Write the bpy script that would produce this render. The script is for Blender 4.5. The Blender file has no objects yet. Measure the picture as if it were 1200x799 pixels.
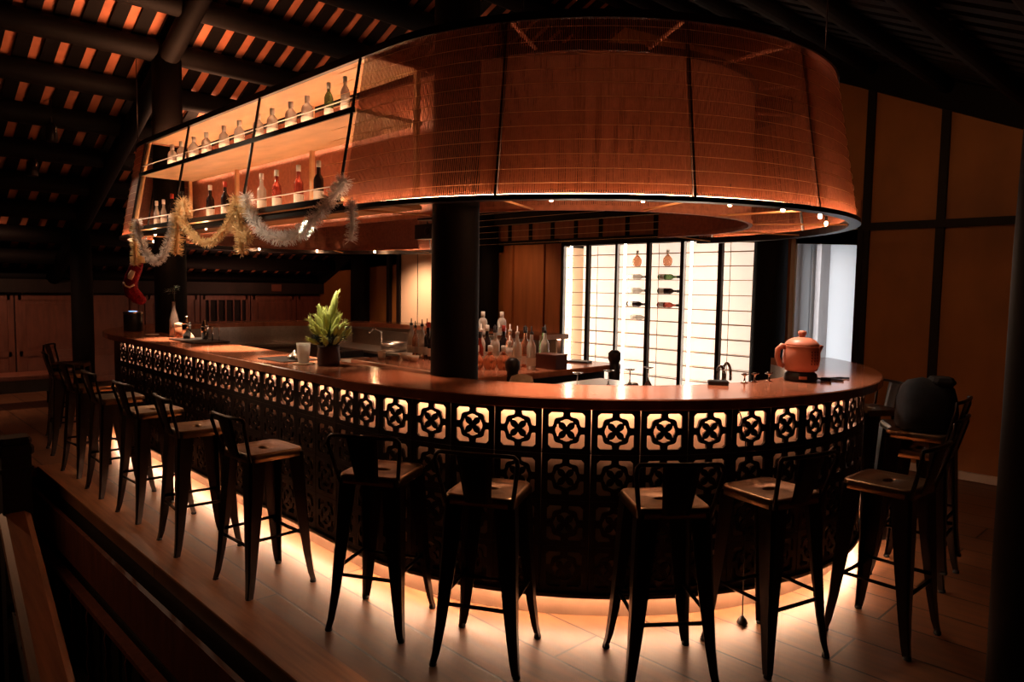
import bpy, bmesh, math, random
from mathutils import Vector, Matrix
random.seed(7)
PI = math.pi
S = bpy.context.scene
COL = S.collection
def R(d): return math.radians(d)

# ------------------------------------------------------------------ materials
def mat(name, col, rough=.5, metal=0., noise=0., nscale=8., bump=0., stretch=(1, 1, 1), spec=.5, trans=0., ior=1.45, sub=None, tcol=None):
    m = bpy.data.materials.new(name); m.use_nodes = True
    nt = m.node_tree; b = nt.nodes['Principled BSDF']
    b.inputs['Base Color'].default_value = (*col, 1)
    b.inputs['Roughness'].default_value = rough
    b.inputs['Metallic'].default_value = metal
    b.inputs['Specular IOR Level'].default_value = spec
    b.inputs['Transmission Weight'].default_value = trans
    b.inputs['IOR'].default_value = ior
    if noise or bump:
        tc = nt.nodes.new('ShaderNodeTexCoord'); mp = nt.nodes.new('ShaderNodeMapping')
        mp.inputs['Scale'].default_value = stretch
        nz = nt.nodes.new('ShaderNodeTexNoise'); nz.inputs['Scale'].default_value = nscale
        nz.inputs['Detail'].default_value = 5
        nt.links.new(tc.outputs['Object'], mp.inputs['Vector']); nt.links.new(mp.outputs['Vector'], nz.inputs['Vector'])
        if noise:
            r = nt.nodes.new('ShaderNodeMapRange')
            r.inputs['From Min'].default_value = .3; r.inputs['From Max'].default_value = .7
            r.inputs['To Min'].default_value = 1 - noise; r.inputs['To Max'].default_value = 1 + noise
            mx = nt.nodes.new('ShaderNodeVectorMath'); mx.operation = 'SCALE'
            mx.inputs[0].default_value = col
            nt.links.new(nz.outputs['Fac'], r.inputs['Value']); nt.links.new(r.outputs['Result'], mx.inputs['Scale'])
            nt.links.new(mx.outputs['Vector'], b.inputs['Base Color'])
        if bump:
            bp = nt.nodes.new('ShaderNodeBump'); bp.inputs['Strength'].default_value = bump; bp.inputs['Distance'].default_value = .01
            nt.links.new(nz.outputs['Fac'], bp.inputs['Height']); nt.links.new(bp.outputs['Normal'], b.inputs['Normal'])
    if sub:
        tr = nt.nodes.new('ShaderNodeBsdfTranslucent'); tr.inputs['Color'].default_value = (*(tcol or [min(1, c * 1.6) for c in col]), 1)
        mxs = nt.nodes.new('ShaderNodeMixShader'); mxs.inputs[0].default_value = sub
        nt.links.new(b.outputs[0], mxs.inputs[1]); nt.links.new(tr.outputs[0], mxs.inputs[2])
        nt.links.new(mxs.outputs[0], nt.nodes['Material Output'].inputs['Surface'])
    return m
def emit(name, col, st):
    m = bpy.data.materials.new(name); m.use_nodes = True
    nt = m.node_tree; nt.nodes.remove(nt.nodes['Principled BSDF'])
    e = nt.nodes.new('ShaderNodeEmission'); e.inputs['Color'].default_value = (*col, 1); e.inputs['Strength'].default_value = st
    nt.links.new(e.outputs[0], nt.nodes['Material Output'].inputs['Surface'])
    return m
def plank_mat(name, c1, c2, mortar, length, width, rough, msize=.004, rot=0., spec=.5):
    m = bpy.data.materials.new(name); m.use_nodes = True
    nt = m.node_tree; b = nt.nodes['Principled BSDF']
    tc = nt.nodes.new('ShaderNodeTexCoord'); mp = nt.nodes.new('ShaderNodeMapping'); mp.inputs['Rotation'].default_value = (0, 0, rot)
    br = nt.nodes.new('ShaderNodeTexBrick'); br.inputs['Scale'].default_value = 1
    br.inputs['Color1'].default_value = (*c1, 1); br.inputs['Color2'].default_value = (*c2, 1); br.inputs['Mortar'].default_value = (*mortar, 1)
    br.inputs['Mortar Size'].default_value = msize; br.inputs['Brick Width'].default_value = length; br.inputs['Row Height'].default_value = width
    br.offset = .37; br.inputs['Mortar Smooth'].default_value = .1
    nz = nt.nodes.new('ShaderNodeTexNoise'); nz.inputs['Scale'].default_value = 5; nz.inputs['Detail'].default_value = 6
    mp2 = nt.nodes.new('ShaderNodeMapping'); mp2.inputs['Scale'].default_value = (.5, 5, 1)
    mr = nt.nodes.new('ShaderNodeMapRange'); mr.inputs['From Min'].default_value = .3; mr.inputs['From Max'].default_value = .7
    mr.inputs['To Min'].default_value = .65; mr.inputs['To Max'].default_value = 1.25
    mx = nt.nodes.new('ShaderNodeVectorMath'); mx.operation = 'SCALE'
    L = nt.links.new
    L(tc.outputs['Object'], mp.inputs['Vector']); L(mp.outputs['Vector'], br.inputs['Vector'])
    L(mp.outputs['Vector'], mp2.inputs['Vector']); L(mp2.outputs['Vector'], nz.inputs['Vector'])
    L(nz.outputs['Fac'], mr.inputs['Value']); L(br.outputs['Color'], mx.inputs[0]); L(mr.outputs['Result'], mx.inputs['Scale'])
    L(mx.outputs['Vector'], b.inputs['Base Color'])
    rr = nt.nodes.new('ShaderNodeMapRange'); rr.inputs['To Min'].default_value = rough - .12; rr.inputs['To Max'].default_value = rough + .15
    L(nz.outputs['Fac'], rr.inputs['Value']); L(rr.outputs['Result'], b.inputs['Roughness'])
    bp = nt.nodes.new('ShaderNodeBump'); bp.inputs['Strength'].default_value = .35; bp.inputs['Distance'].default_value = .01
    iv = nt.nodes.new('ShaderNodeMath'); iv.operation = 'SUBTRACT'; iv.inputs[0].default_value = 1
    L(br.outputs['Fac'], iv.inputs[1]); L(iv.outputs[0], bp.inputs['Height']); L(bp.outputs['Normal'], b.inputs['Normal'])
    b.inputs['Specular IOR Level'].default_value = spec
    return m

WARM = (1., .43, .17)
M = {}
M['floor'] = plank_mat('floor_planks', (.19, .080, .034), (.125, .052, .022), (.012, .005, .003), 2.3, .30, .42, .006)
M['board'] = mat('edge_board', (.27, .115, .045), .45, noise=.3, nscale=6, stretch=(.4, 6, 1))
M['top'] = mat('counter_wood', (.42, .150, .078), .15, noise=.2, nscale=5, stretch=(1.5, 4, 1), spec=.65)
M['iron'] = mat('dark_iron', (.022, .013, .010), .42, .3, noise=.3, nscale=30)
M['body'] = mat('bar_body_dark', (.016, .010, .008), .5)
M['cream'] = mat('cream_laminate', (.86, .62, .42), .6)
M['plinth'] = mat('plinth_timber', (.115, .066, .040), .5, noise=.2, nscale=5)
M['stool'] = mat('gunmetal', (.17, .10, .048), .31, .95, noise=.25, nscale=12)
M['stooldark'] = mat('stool_dark_steel', (.020, .012, .009), .36, .7)
M['rubber'] = mat('rubber', (.01, .01, .01), .8)
M['blind'] = mat('bamboo_splint', (.25, .075, .034), .55, noise=.3, nscale=40, sub=.26, tcol=(.75, .36, .18))
M['skirt'] = mat('woven_skirt', (.36, .12, .06), .6, noise=.2, nscale=30)
M['shelfrod'] = mat('bronze_rod', (.50, .30, .18), .35, .3)
M['string'] = mat('blind_string', (.85, .46, .25), .7, noise=.05, sub=.5)
M['frame'] = mat('dark_frame', (.012, .008, .007), .4, .4)
M['shelfwood'] = mat('pale_plywood', (.72, .44, .22), .55, noise=.12, nscale=3, stretch=(1, 3, 1))
M['darkwood'] = mat('dark_timber', (.013, .007, .005), .6, spec=.25, noise=.35, nscale=6, stretch=(1, 1, .3), bump=.15)
M['rooflog'] = mat('near_black_roof_log', (.0034, .0018, .0013), .7, noise=.3, nscale=6, spec=.15)  # dark timber taken down to near black, for logs and columns
M['redwood'] = mat('red_brown_panelling', (.13, .040, .022), .45, noise=.25, nscale=6, stretch=(3, 3, .6))
M['tile'] = mat('terracotta', (.42, .13, .06), .75, noise=.3, nscale=4, bump=.1)
M['ply'] = mat('orange_plywood', (.25, .088, .014), .65, noise=.2, nscale=2.5, stretch=(1, 1, .6))
M['plywarm'] = mat('brown_panel', (.30, .10, .032), .55, noise=.2, nscale=3, stretch=(4, 4, .4))
M['batten'] = mat('wall_batten', (.008, .004, .003), .6, spec=.2)
M['skirting'] = mat('pale_skirting', (.55, .45, .40), .5)
M['white'] = mat('white_door_paint', (.78, .80, .82), .45)
M['greydoor'] = mat('grey_frame_paint', (.40, .36, .35), .5)
M['creampanel'] = mat('cream_wall_panel', (.80, .55, .33), .6)
M['steel'] = mat('brushed_steel', (.55, .48, .42), .28, 1., noise=.1, nscale=40)
M['chrome'] = mat('chrome', (.75, .7, .65), .12, 1.)
M['blackplastic'] = mat('black_plastic', (.012, .012, .013), .4)
M['clay'] = mat('red_clay', (.66, .22, .13), .42, noise=.1, nscale=6)
M['ink'] = mat('dark_glaze_mark', (.09, .02, .015), .5)
M['bag'] = mat('dark_canvas', (.011, .012, .014), .85, noise=.3, nscale=25, bump=.2)
M['leather'] = mat('dark_leather', (.02, .011, .009), .45)
M['pot'] = mat('brown_pot', (.05, .018, .012), .45, noise=.3, nscale=15)
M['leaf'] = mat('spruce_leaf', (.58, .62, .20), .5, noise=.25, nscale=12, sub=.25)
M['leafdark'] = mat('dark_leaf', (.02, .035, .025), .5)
M['candle'] = mat('frosted_glass', (.95, .88, .78), .4, noise=.05, sub=.5)
M['paper'] = mat('paper', (.85, .72, .58), .6)
M['cloth'] = mat('tan_cloth', (.60, .42, .28), .85, noise=.15, nscale=40)
M['box'] = mat('brown_box', (.10, .03, .016), .45)
M['white_tinsel'] = mat('white_tinsel', (.95, .92, .88), .35, .0, noise=.05, sub=.45)
M['gold_tinsel'] = mat('gold_tinsel', (.85, .55, .30), .3, .3, noise=.1, sub=.35)
M['red'] = mat('red_sequin', (.26, .008, .016), .28, .35, noise=.6, nscale=90, bump=.6)
M['trimwhite'] = mat('cream_felt', (.80, .62, .48), .8)
M['glass'] = mat('clear_glass', (.95, .93, .88), .06, trans=1., ior=1.35)
M['milk'] = mat('pale_bottle_glass', (.88, .82, .72), .12, trans=.55, ior=1.35)
M['vaseglass'] = mat('rosy_clear_glass', (.88, .70, .62), .08, trans=.9, ior=1.35)
M['green'] = mat('green_glass', (.20, .34, .13), .08, trans=.7, ior=1.4)
M['amber'] = mat('amber_glass', (.85, .40, .22), .08, trans=.7, ior=1.35)
M['darkglass'] = mat('dark_bottle_glass', (.018, .010, .010), .1)
M['rose'] = mat('rose_glass', (.60, .12, .08), .1, trans=.6, ior=1.4)
M['label'] = mat('white_label', (.70, .63, .54), .5)
M['foil'] = mat('red_foil', (.45, .06, .04), .35, .5)
M['silver'] = mat('silver_cap', (.88, .80, .70), .3, .1)
M['cap'] = mat('black_cap', (.015, .012, .012), .35)
M['purple'] = mat('purple_cloth', (.10, .08, .30), .8)
M['led'] = emit('led_warm', WARM, 30)
M['led_front'] = emit('led_front', (1., .50, .31), 50)
M['led_floor'] = emit('led_floor', (1., .57, .34), 128)
M['led_rim'] = emit('led_rim', (1., .56, .32), 60)
M['led_shelf'] = emit('led_shelf', (1., .58, .34), 46)
M['led_dim'] = emit('led_shelf_front', (1., .58, .34), 40)
M['bulb'] = emit('bulb_filament', (1., .52, .26), 520)
M['lightbox'] = mat('cabinet_light_panel', (.85, .76, .68), .6)
_b = M['lightbox'].node_tree.nodes['Principled BSDF']; _b.inputs['Emission Color'].default_value = (1., .76, .60, 1); _b.inputs['Emission Strength'].default_value = .85
M['led_cab'] = emit('led_cabinet', (1., .80, .62), 26)
M['screen'] = emit('blue_display', (.25, .45, 1.), 2.5)

# ------------------------------------------------------------------ mesh builder
class MB:
    def __init__(s): s.v = []; s.f = []; s.sm = []; s.mi = []; s.cur = 0
    def add(s, vs, fs, smooth=False, mx=None):
        o = len(s.v)
        s.v += [tuple((mx @ Vector(p)) if mx else p) for p in vs]
        s.f += [tuple(i + o for i in f) for f in fs]; s.sm += [smooth] * len(fs); s.mi += [s.cur] * len(fs)
        return s
    def box(s, c, d, rz=0., mx=None, bev=0.):
        hx, hy, hz = d[0] / 2, d[1] / 2, d[2] / 2
        m = Matrix.Translation(c) @ Matrix.Rotation(rz, 4, 'Z')
        if mx: m = mx @ m
        if bev <= 0:
            vs = [(x, y, z) for z in (-hz, hz) for x, y in ((-hx, -hy), (hx, -hy), (hx, hy), (-hx, hy))]
            return s.add(vs, [(3, 2, 1, 0), (4, 5, 6, 7), (0, 1, 5, 4), (1, 2, 6, 5), (2, 3, 7, 6), (3, 0, 4, 7)], False, m)
        bev = min(bev, hx * .9, hy * .9, hz * .9)
        def ring(ix, iy, z):
            x, y = hx - ix, hy - iy; b = bev
            return [(-x + b, -y, z), (x - b, -y, z), (x, -y + b, z), (x, y - b, z), (x - b, y, z), (-x + b, y, z), (-x, y - b, z), (-x, -y + b, z)]
        rs = [ring(bev * .6, bev * .6, -hz), ring(0, 0, -hz + bev), ring(0, 0, hz - bev), ring(bev * .6, bev * .6, hz)]
        vs = sum(rs, []); fs = [tuple(range(7, -1, -1)), tuple(24 + i for i in range(8))]
        for k in range(3):
            for i in range(8): fs.append((k * 8 + i, k * 8 + (i + 1) % 8, k * 8 + 8 + (i + 1) % 8, k * 8 + 8 + i))
        return s.add(vs, fs, False, m)
    def tube(s, pts, r, n=8, caps=True, closed=False, mx=None, flat=1.):
        pts = [Vector(p) for p in pts]; N = len(pts)
        rs = list(r) if hasattr(r, '__len__') else [r] * N
        vs = []; up = None
        for i, p in enumerate(pts):
            if closed: t = pts[(i + 1) % N] - pts[i - 1]
            else: t = pts[min(i + 1, N - 1)] - pts[max(i - 1, 0)]
            if t.length < 1e-9: t = Vector((0, 0, 1))
            t.normalize()
            if up is None:
                a = Vector((0, 0, 1)) if abs(t.z) < .9 else Vector((1, 0, 0))
                e1 = t.cross(a).normalized()
            else:
                e1 = (up - t * up.dot(t)).normalized()
            up = e1; e2 = t.cross(e1)
            for k in range(n):
                a = 2 * PI * k / n
                vs.append(p + e1 * (math.cos(a) * rs[i]) + e2 * (math.sin(a) * rs[i] * flat))
        fs = []
        for i in range(N if closed else N - 1):
            j = (i + 1) % N
            for k in range(n): fs.append((i * n + k, i * n + (k + 1) % n, j * n + (k + 1) % n, j * n + k))
        if caps and not closed: fs += [tuple(range(n - 1, -1, -1)), tuple((N - 1) * n + k for k in range(n))]
        return s.add(vs, fs, True, mx)
    def lathe(s, prof, n=20, c=(0, 0, 0), mx=None, cap=True):
        vs = []; fs = []
        for (r, z) in prof:
            for k in range(n):
                a = 2 * PI * k / n; vs.append((c[0] + r * math.cos(a), c[1] + r * math.sin(a), c[2] + z))
        for i in range(len(prof) - 1):
            for k in range(n): fs.append((i * n + k, i * n + (k + 1) % n, (i + 1) * n + (k + 1) % n, (i + 1) * n + k))
        if cap: fs += [tuple(range(n - 1, -1, -1)), tuple((len(prof) - 1) * n + k for k in range(n))]
        return s.add(vs, fs, True, mx)
    def sweep(s, path, prof, closed=False, caps=True, smooth=False, endless=False):
        # path: (x, y, nx, ny); prof: (offset along the normal, z), closed loop
        n = len(prof); vs = []; fs = []
        for (x, y, nx, ny) in path:
            for (o, z) in prof: vs.append((x + nx * o, y + ny * o, z))
        N = len(path)
        for i in range(N if endless else N - 1):
            j = (i + 1) % N
            for k in range(n if closed else n - 1):
                k2 = (k + 1) % n; fs.append((i * n + k, j * n + k, j * n + k2, i * n + k2))
        if caps and closed and not endless: fs += [tuple(range(n)), tuple((N - 1) * n + k for k in range(n - 1, -1, -1))]
        return s.add(vs, fs, smooth)
    def prism(s, poly, z0, z1, mx=None):
        n = len(poly)
        vs = [(x, y, z0) for x, y in poly] + [(x, y, z1) for x, y in poly]
        fs = [tuple(range(n - 1, -1, -1)), tuple(range(n, 2 * n))] + [(i, (i + 1) % n, n + (i + 1) % n, n + i) for i in range(n)]
        return s.add(vs, fs, False, mx)
    def mesh(s, name, mats):
        me = bpy.data.meshes.new(name); me.from_pydata(s.v, [], s.f); me.update()
        me.polygons.foreach_set('use_smooth', s.sm)
        mats = mats if isinstance(mats, (list, tuple)) else [mats]
        for m in mats: me.materials.append(m)
        if len(mats) > 1: me.polygons.foreach_set('material_index', s.mi)
        bm = bmesh.new(); bm.from_mesh(me); bmesh.ops.recalc_face_normals(bm, faces=bm.faces); bm.to_mesh(me); bm.free()
        return me
    def obj(s, name, mats, parent=None):
        return link(name, s.mesh(name, mats), parent)
def link(name, me, parent=None, loc=None, rz=None):
    o = bpy.data.objects.new(name, me); COL.objects.link(o)
    if parent: o.parent = parent
    if loc is not None: o.location = loc
    if rz is not None: o.rotation_euler[2] = rz
    return o
def tag(o, label=None, cat=None, group=None, kind=None):
    if label: o['label'] = label
    if cat: o['category'] = cat
    if group: o['group'] = group
    if kind: o['kind'] = kind
    return o
def thing(name, label, cat, loc=(0, 0, 0), rz=0., group=None):
    o = bpy.data.objects.new(name, None); COL.objects.link(o); o.empty_display_size = .1
    o.location = loc; o.rotation_euler = (0, 0, rz)
    return tag(o, label, cat, group)
def struct(o, label=None, cat=None): return tag(o, label, cat, None, 'structure')
KIDS = {}
def copy_tree(o, parent=None):
    c = o.copy(); COL.objects.link(c)
    if parent: c.parent = parent
    for ch in [k for k in o.children]: copy_tree(ch, c)
    return c

# ------------------------------------------------------------------ plan of the bar: a stadium, two half circles joined by straights
LEN = 4.2                      # C1 = (0,0) near end, C2 = (-LEN,0) far end; front straight at y=-R
def arc(cx, Rr, a0, a1, n):
    return [(cx + Rr * math.cos(R(a0 + (a1 - a0) * i / n)), Rr * math.sin(R(a0 + (a1 - a0) * i / n)),
             math.cos(R(a0 + (a1 - a0) * i / n)), math.sin(R(a0 + (a1 - a0) * i / n))) for i in range(n + 1)]
def stad(Rr, a_start=90., x_end=0., full=False, k=36, ks=8):
    """clockwise from the near end's back (a_start) round the front, the far end, and back along the far side to x_end"""
    p = arc(0, Rr, a_start, -90, k)
    p += [(-LEN * i / ks, -Rr, 0, -1) for i in range(1, ks)]
    p += arc(-LEN, Rr, -90, -270, k)
    e = LEN + x_end
    if full: p += [(-LEN + LEN * i / ks, Rr, 0, 1) for i in range(1, ks)]
    else: p += [(-LEN + e * i / ks, Rr, 0, 1) for i in range(1, ks + 1)]
    return p

# ------------------------------------------------------------------ camera
cam = bpy.data.cameras.new('camera'); co = bpy.data.objects.new('camera', cam); COL.objects.link(co)
cam.lens = 850 / 1200 * 36; cam.sensor_width = 36; cam.clip_start = .05
th, ro = R(4.23), R(.9)
right = Vector((.6955, .7185, 0)).normalized(); fwd0 = Vector((-.7185, .6955, 0)).normalized(); Z = Vector((0, 0, 1))
fwd = fwd0 * math.cos(th) - Z * math.sin(th); up = fwd0 * math.sin(th) + Z * math.cos(th)
cx_ = right * math.cos(ro) + up * math.sin(ro); cy_ = up * math.cos(ro) - right * math.sin(ro); cz_ = -fwd
mw = Matrix((cx_, cy_, cz_)).transposed().to_4x4(); mw.translation = Vector((3.557, -4.133, 1.65))
co.matrix_world = mw; S.camera = co

# ------------------------------------------------------------------ the room
XL, XR, YB, YF = -9.6, 5.4, 3.2, -6.5
RIDGE, ZR, SL = -2.1, 5.15, .4375
def roofz(x): return ZR - SL * abs(x - RIDGE)
fl = MB()
WX0, WX1, WY0, WY1 = -3.87, 2.4, -3.85, -2.75       # the stair opening
for (x0, x1, y0, y1) in ((XL, XR, WY1, YB), (XL, WX0, YF, WY1), (WX1, XR, YF, WY1), (WX0, WX1, YF, WY0)):
    fl.box(((x0 + x1) / 2, (y0 + y1) / 2, -.04), (x1 - x0, y1 - y0, .08))
fo = struct(fl.obj('floor', M['floor']), 'wide brown wooden floor planks around the bar', 'floor')
MB().box(((WX0 + WX1) / 2, WY1 + .11, .006), (WX1 - WX0, .22, .014), bev=.004).obj('edge_board', M['board'], fo)
w = MB()
w.box(((WX0 + WX1) / 2, WY1 + .03, -1.5), (WX1 - WX0, .06, 2.84)); w.box(((WX0 + WX1) / 2, WY0 - .03, -1.5), (WX1 - WX0, .06, 2.84))
w.box((WX0 - .03, (WY0 + WY1) / 2, -1.5), (.06, WY1 - WY0, 2.84)); w.box((WX1 + .03, (WY0 + WY1) / 2, -1.5), (.06, WY1 - WY0, 2.84))
w.box(((WX0 + WX1) / 2, (WY0 + WY1) / 2, -2.95), (WX1 - WX0, WY1 - WY0, .06))
w.obj('stair_opening_lining', M['darkwood'], fo)

# ceiling: tiled roof, rafters and round purlins
c = MB()
for sg in (-1, 1):
    xe = XL - .3 if sg < 0 else XR + .3
    ze = roofz(xe)
    c.add([(RIDGE, YF - .1, ZR), (RIDGE, YB + .3, ZR), (xe, YB + .3, ze), (xe, YF - .1, ze),
           (RIDGE, YF - .1, ZR + .06), (RIDGE, YB + .3, ZR + .06), (xe, YB + .3, ze + .06), (xe, YF - .1, ze + .06)],
          [(0, 1, 2, 3), (7, 6, 5, 4), (0, 3, 7, 4), (1, 5, 6, 2), (2, 6, 7, 3)])
ceil = struct(c.obj('ceiling', M['tile']), 'underside of the terracotta tiled roof', 'roof')
def slope_box(x0, x1, yc, wy, drop, thick):
    m = MB(); vs = []
    for x in (x0, x1):
        z = roofz(x) - drop
        for y in (yc - wy / 2, yc + wy / 2):
            vs += [(x, y, z), (x, y, z - thick)]
    m.add(vs, [(0, 2, 3, 1), (4, 5, 7, 6), (0, 1, 5, 4), (2, 6, 7, 3), (0, 4, 6, 2), (1, 3, 7, 5)]); return m
y = 3.06; k = 0
rl = slope_box(RIDGE, XL - .2, 0, .125, .001, .035).mesh('rafter', M['rooflog'])
rr = slope_box(RIDGE, XR + .2, 0, .125, .001, .035).mesh('rafter', M['rooflog'])
while y > -6.4:
    link('rafter', rl, ceil, (0, y, 0)); link('rafter', rr, ceil, (0, y, 0)); y -= .225
def purl(x, r_=.115):
    m = MB(); z = roofz(x) - .04 - .12
    m.tube([(x, YF, z + .115 - r_), (x, YB - .05, z + .115 - r_)], r_, 12); m.obj('purlin', M['rooflog'], ceil)
for k in range(12): purl(RIDGE - .35 - .65 * k)
for k in range(11): purl(RIDGE + .35 + .65 * k, .06)

# fascia boards where the roof meets the back wall
for sg, xe in ((-1, XL), (1, XR)):
    m = MB(); vs = []
    for x in (RIDGE, xe):
        z = roofz(x)
        for yy_ in (YB - .07, YB - .01): vs += [(x, yy_, z - .04), (x, yy_, z - .30)]
    m.add(vs, [(0, 2, 3, 1), (4, 5, 7, 6), (0, 1, 5, 4), (2, 6, 7, 3), (0, 4, 6, 2), (1, 3, 7, 5)]); m.obj('verge_board', M['rooflog'], ceil)
# walls
def gable(name, yw, inward, mm):
    m = MB(); t = .1
    pts = [(XL, -.0), (XR, -.0), (XR, roofz(XR)), (RIDGE, ZR), (XL, roofz(XL))]
    vs = [(x, yw, z) for x, z in pts] + [(x, yw + t * -inward, z) for x, z in pts]
    m.add(vs, [(0, 1, 2, 3, 4), (9, 8, 7, 6, 5)] + [(i, (i + 1) % 5, 5 + (i + 1) % 5, 5 + i) for i in range(5)])
    return m.obj(name, mm)
# back wall with openings left for the cabinet and the white doorway: built from pieces of one mesh
m = MB(); yw = YB + .05
def wallseg(x0, x1, z0, z1f):
    z1a, z1b = (z1f, z1f) if not callable(z1f) else (z1f(x0), z1f(x1))
    vs = []
    for y in (YB, YB + .1): vs += [(x0, y, z0), (x1, y, z0), (x1, y, z1b), (x0, y, z1a)]
    m.add(vs, [(0, 1, 2, 3), (7, 6, 5, 4), (0, 4, 5, 1), (1, 5, 6, 2), (2, 6, 7, 3), (3, 7, 4, 0)])
wallseg(XL, RIDGE, 2.27, roofz); wallseg(RIDGE, XR, 2.27, roofz)
wallseg(XL, -3.04, 0, 2.27); wallseg(-.24, .12, 0, 2.27); wallseg(.78, XR, 0, 2.27)
wb = struct(m.obj('wall_back', M['ply']), 'orange brown plywood gable wall behind the bar', 'wall')
def wb_part(name, mm, bx): 
    q = MB()
    for (c_, d_) in bx: q.box(c_, d_)
    return q.obj(name, mm, wb)
for xb in (.86, 1.5, 2.13, 2.76, 3.4, 4.04, 4.68):
    wb_part('batten', M['batten'], [((xb, YB - .02, roofz(xb) / 2), (.07, .04, roofz(xb)))])
wb_part('trim_rail', M['batten'], [((3.1, YB - .025, 2.28), (4.6, .05, .07))])
wb_part('trim_rail', M['frame'], [((-1.64, YB - .025, 2.285), (2.9, .05, .05))])
wb_part('trim_rail', M['batten'], [((-6.3, YB - .025, 2.285), (6.4, .05, .06))])
wb_part('beam', M['darkwood'], [((-4.5, YB - .09, 2.76), (10, .18, .44))])
for i in range(13):
    xb = .55 - .42 * i
    if xb < -5.2: break
    wb_part('transom_batten', M['batten'], [((xb, YB - .02, 2.42), (.05, .04, .24))])
wb_part('transom_panel', M['plywarm'], [((-2.3, YB - .008, 2.42), (6.2, .016, .24))])
wb_part('brown_panel', M['plywarm'], [((-3.63, YB - .012, 1.13), (1.12, .024, 2.24))])
wb_part('brown_panel', M['plywarm'], [((-4.72, YB - .012, 1.13), (.30, .024, 2.24))])
for xb in (-3.38, -4.0, -4.52):
    wb_part('batten', M['plywarm'], [((xb, YB - .03, 1.13), (.05, .06, 2.24))])
wb_part('cream_panel', M['creampanel'], [((-5.9, YB - .012, 1.1), (1.75, .024, 2.15))])
wb_part('panel_seam', M['batten'], [((-6.28, YB - .026, 1.1), (.012, .006, 2.15))])
for xb in (-6.8, -7.1):
    wb_part('batten', M['batten'], [((xb, YB - .03, 1.13), (.09, .06, 2.24))])
wb_part('gable_timber', M['darkwood'], [((-3.0, YB - .012, 3.3), (6.0, .024, .75))])
sk = MB().box((3.1, YB - .018, .045), (4.6, .036, .07)).obj('baseboard_back', M['skirting']); struct(sk, 'pale skirting along the orange wall', 'baseboard')
struct(gable('wall_front', YF, 1, M['darkwood']), 'dark timber wall behind the viewer', 'wall')
m = MB(); m.box((XR + .05, (YF + YB) / 2, 1.0), (.1, YB - YF, 2.0)); struct(m.obj('wall_right', M['darkwood']), 'dark timber wall under the right eave', 'wall')
m = MB(); m.box((XL - .05, (YF + YB) / 2, .9), (.1, YB - YF, 1.8)); wl = struct(m.obj('wall_left', M['darkwood']), 'dark timber wall at the far end', 'wall')
# panelling of the far wall
yy = -5.6; i = 0
while yy < 2.9:
    q = MB(); wdt = .92
    q.box((XL + .015, yy + wdt / 2, .72), (.03, wdt - .03, 1.4))
    for dy in (.05, wdt - .05): q.box((XL + .04, yy + dy, .72), (.03, .08, 1.4))
    for z in (.06, .52, 1.38): q.box((XL + .04, yy + wdt / 2, z), (.03, wdt - .1, .08))
    for (z0, z1) in ((.10, .48), (.56, 1.34)): q.box((XL + .035, yy + wdt / 2, (z0 + z1) / 2), (.02, wdt - .3, z1 - z0 - .1))
    if i == 7:
        q = MB()
        for dy in (.05, wdt - .05): q.box((XL + .04, yy + dy, .72), (.03, .08, 1.4))
        for z in (.06, .75, 1.38): q.box((XL + .04, yy + wdt / 2, z), (.03, wdt - .1, .08))
        q.box((XL + .02, yy + wdt / 2, .4), (.03, wdt - .1, .7))
        for j in range(5): q.box((XL + .035, yy + .17 + j * .145, 1.06), (.025, .03, .6))
        struct(q.obj('window_1', M['redwood']), 'small barred timber window in the far wall', 'window')
    else:
        q.obj('wall_panel', M['redwood'], wl)
    yy += wdt; i += 1
MB().box((XL + .1, (YF + YB) / 2, 1.56), (.2, YB - YF, .2)).obj('wall_beam', M['darkwood'], wl)
tag(MB().box((XL + .21, 2.2, 1.57), (.02, .20, .13), bev=.008).obj('wall_sign', M['box']), 'small plain notice on the dark beam of the far wall', 'sign')

# columns and frames
def column(name, x, y, z1, r, label):
    q = MB(); q.lathe([(r * 1.0, .06), (r * 1.04, .8), (r * 1.03, 1.8), (r * .93, z1)], 28, (x, y, 0))
    o = q.obj(name, M['rooflog']); struct(o, label, 'column')
    b = MB(); b.box((x, y, .03), (r * 2.6, r * 2.6, .06), bev=.01); b.obj('column_base', M['darkwood'], o)
    return o
column('wooden_column', .27, -1.42, 4.0, .135, 'thick dark wooden column rising inside the bar right of the potted foliage')
column('wooden_column', -4.38, -1.42, 4.0, .15, 'dark wooden column inside the bar behind the bottle vase')
column('wooden_column', -7.83, -1.42, 2.4, .13, 'dark wooden column standing beyond the far end of the bar')
column('wooden_column', 3.14, -1.38, 2.6, .14, 'dark wooden column at the right edge of the picture')
for x, t in ((-.02, 'dark column against the back wall between wine cabinet and pale doorway'), (-4.4, 'dark column against the back wall left of the brown panels'), (-7.83, 'dark column against the back wall left of the cream panel')):
    column('wooden_column', x, YB - .16, min(3.6, roofz(x) - .3), .165, t)
def truss(yc):
    q = MB()
    for sg, xe in ((-1, XL + .1), (1, XR - .1)):
        q.tube([(RIDGE, yc, ZR - .26), (xe, yc, roofz(xe) - .26)], .10, 12)
    return q
struct(truss(-1.42).obj('roof_truss', M['rooflog']), 'dark round timber roof frame over the bar', 'beam')
struct(truss(YF + .4).obj('roof_truss', M['rooflog']), 'dark round timber roof frame behind the viewer', 'beam')

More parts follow.
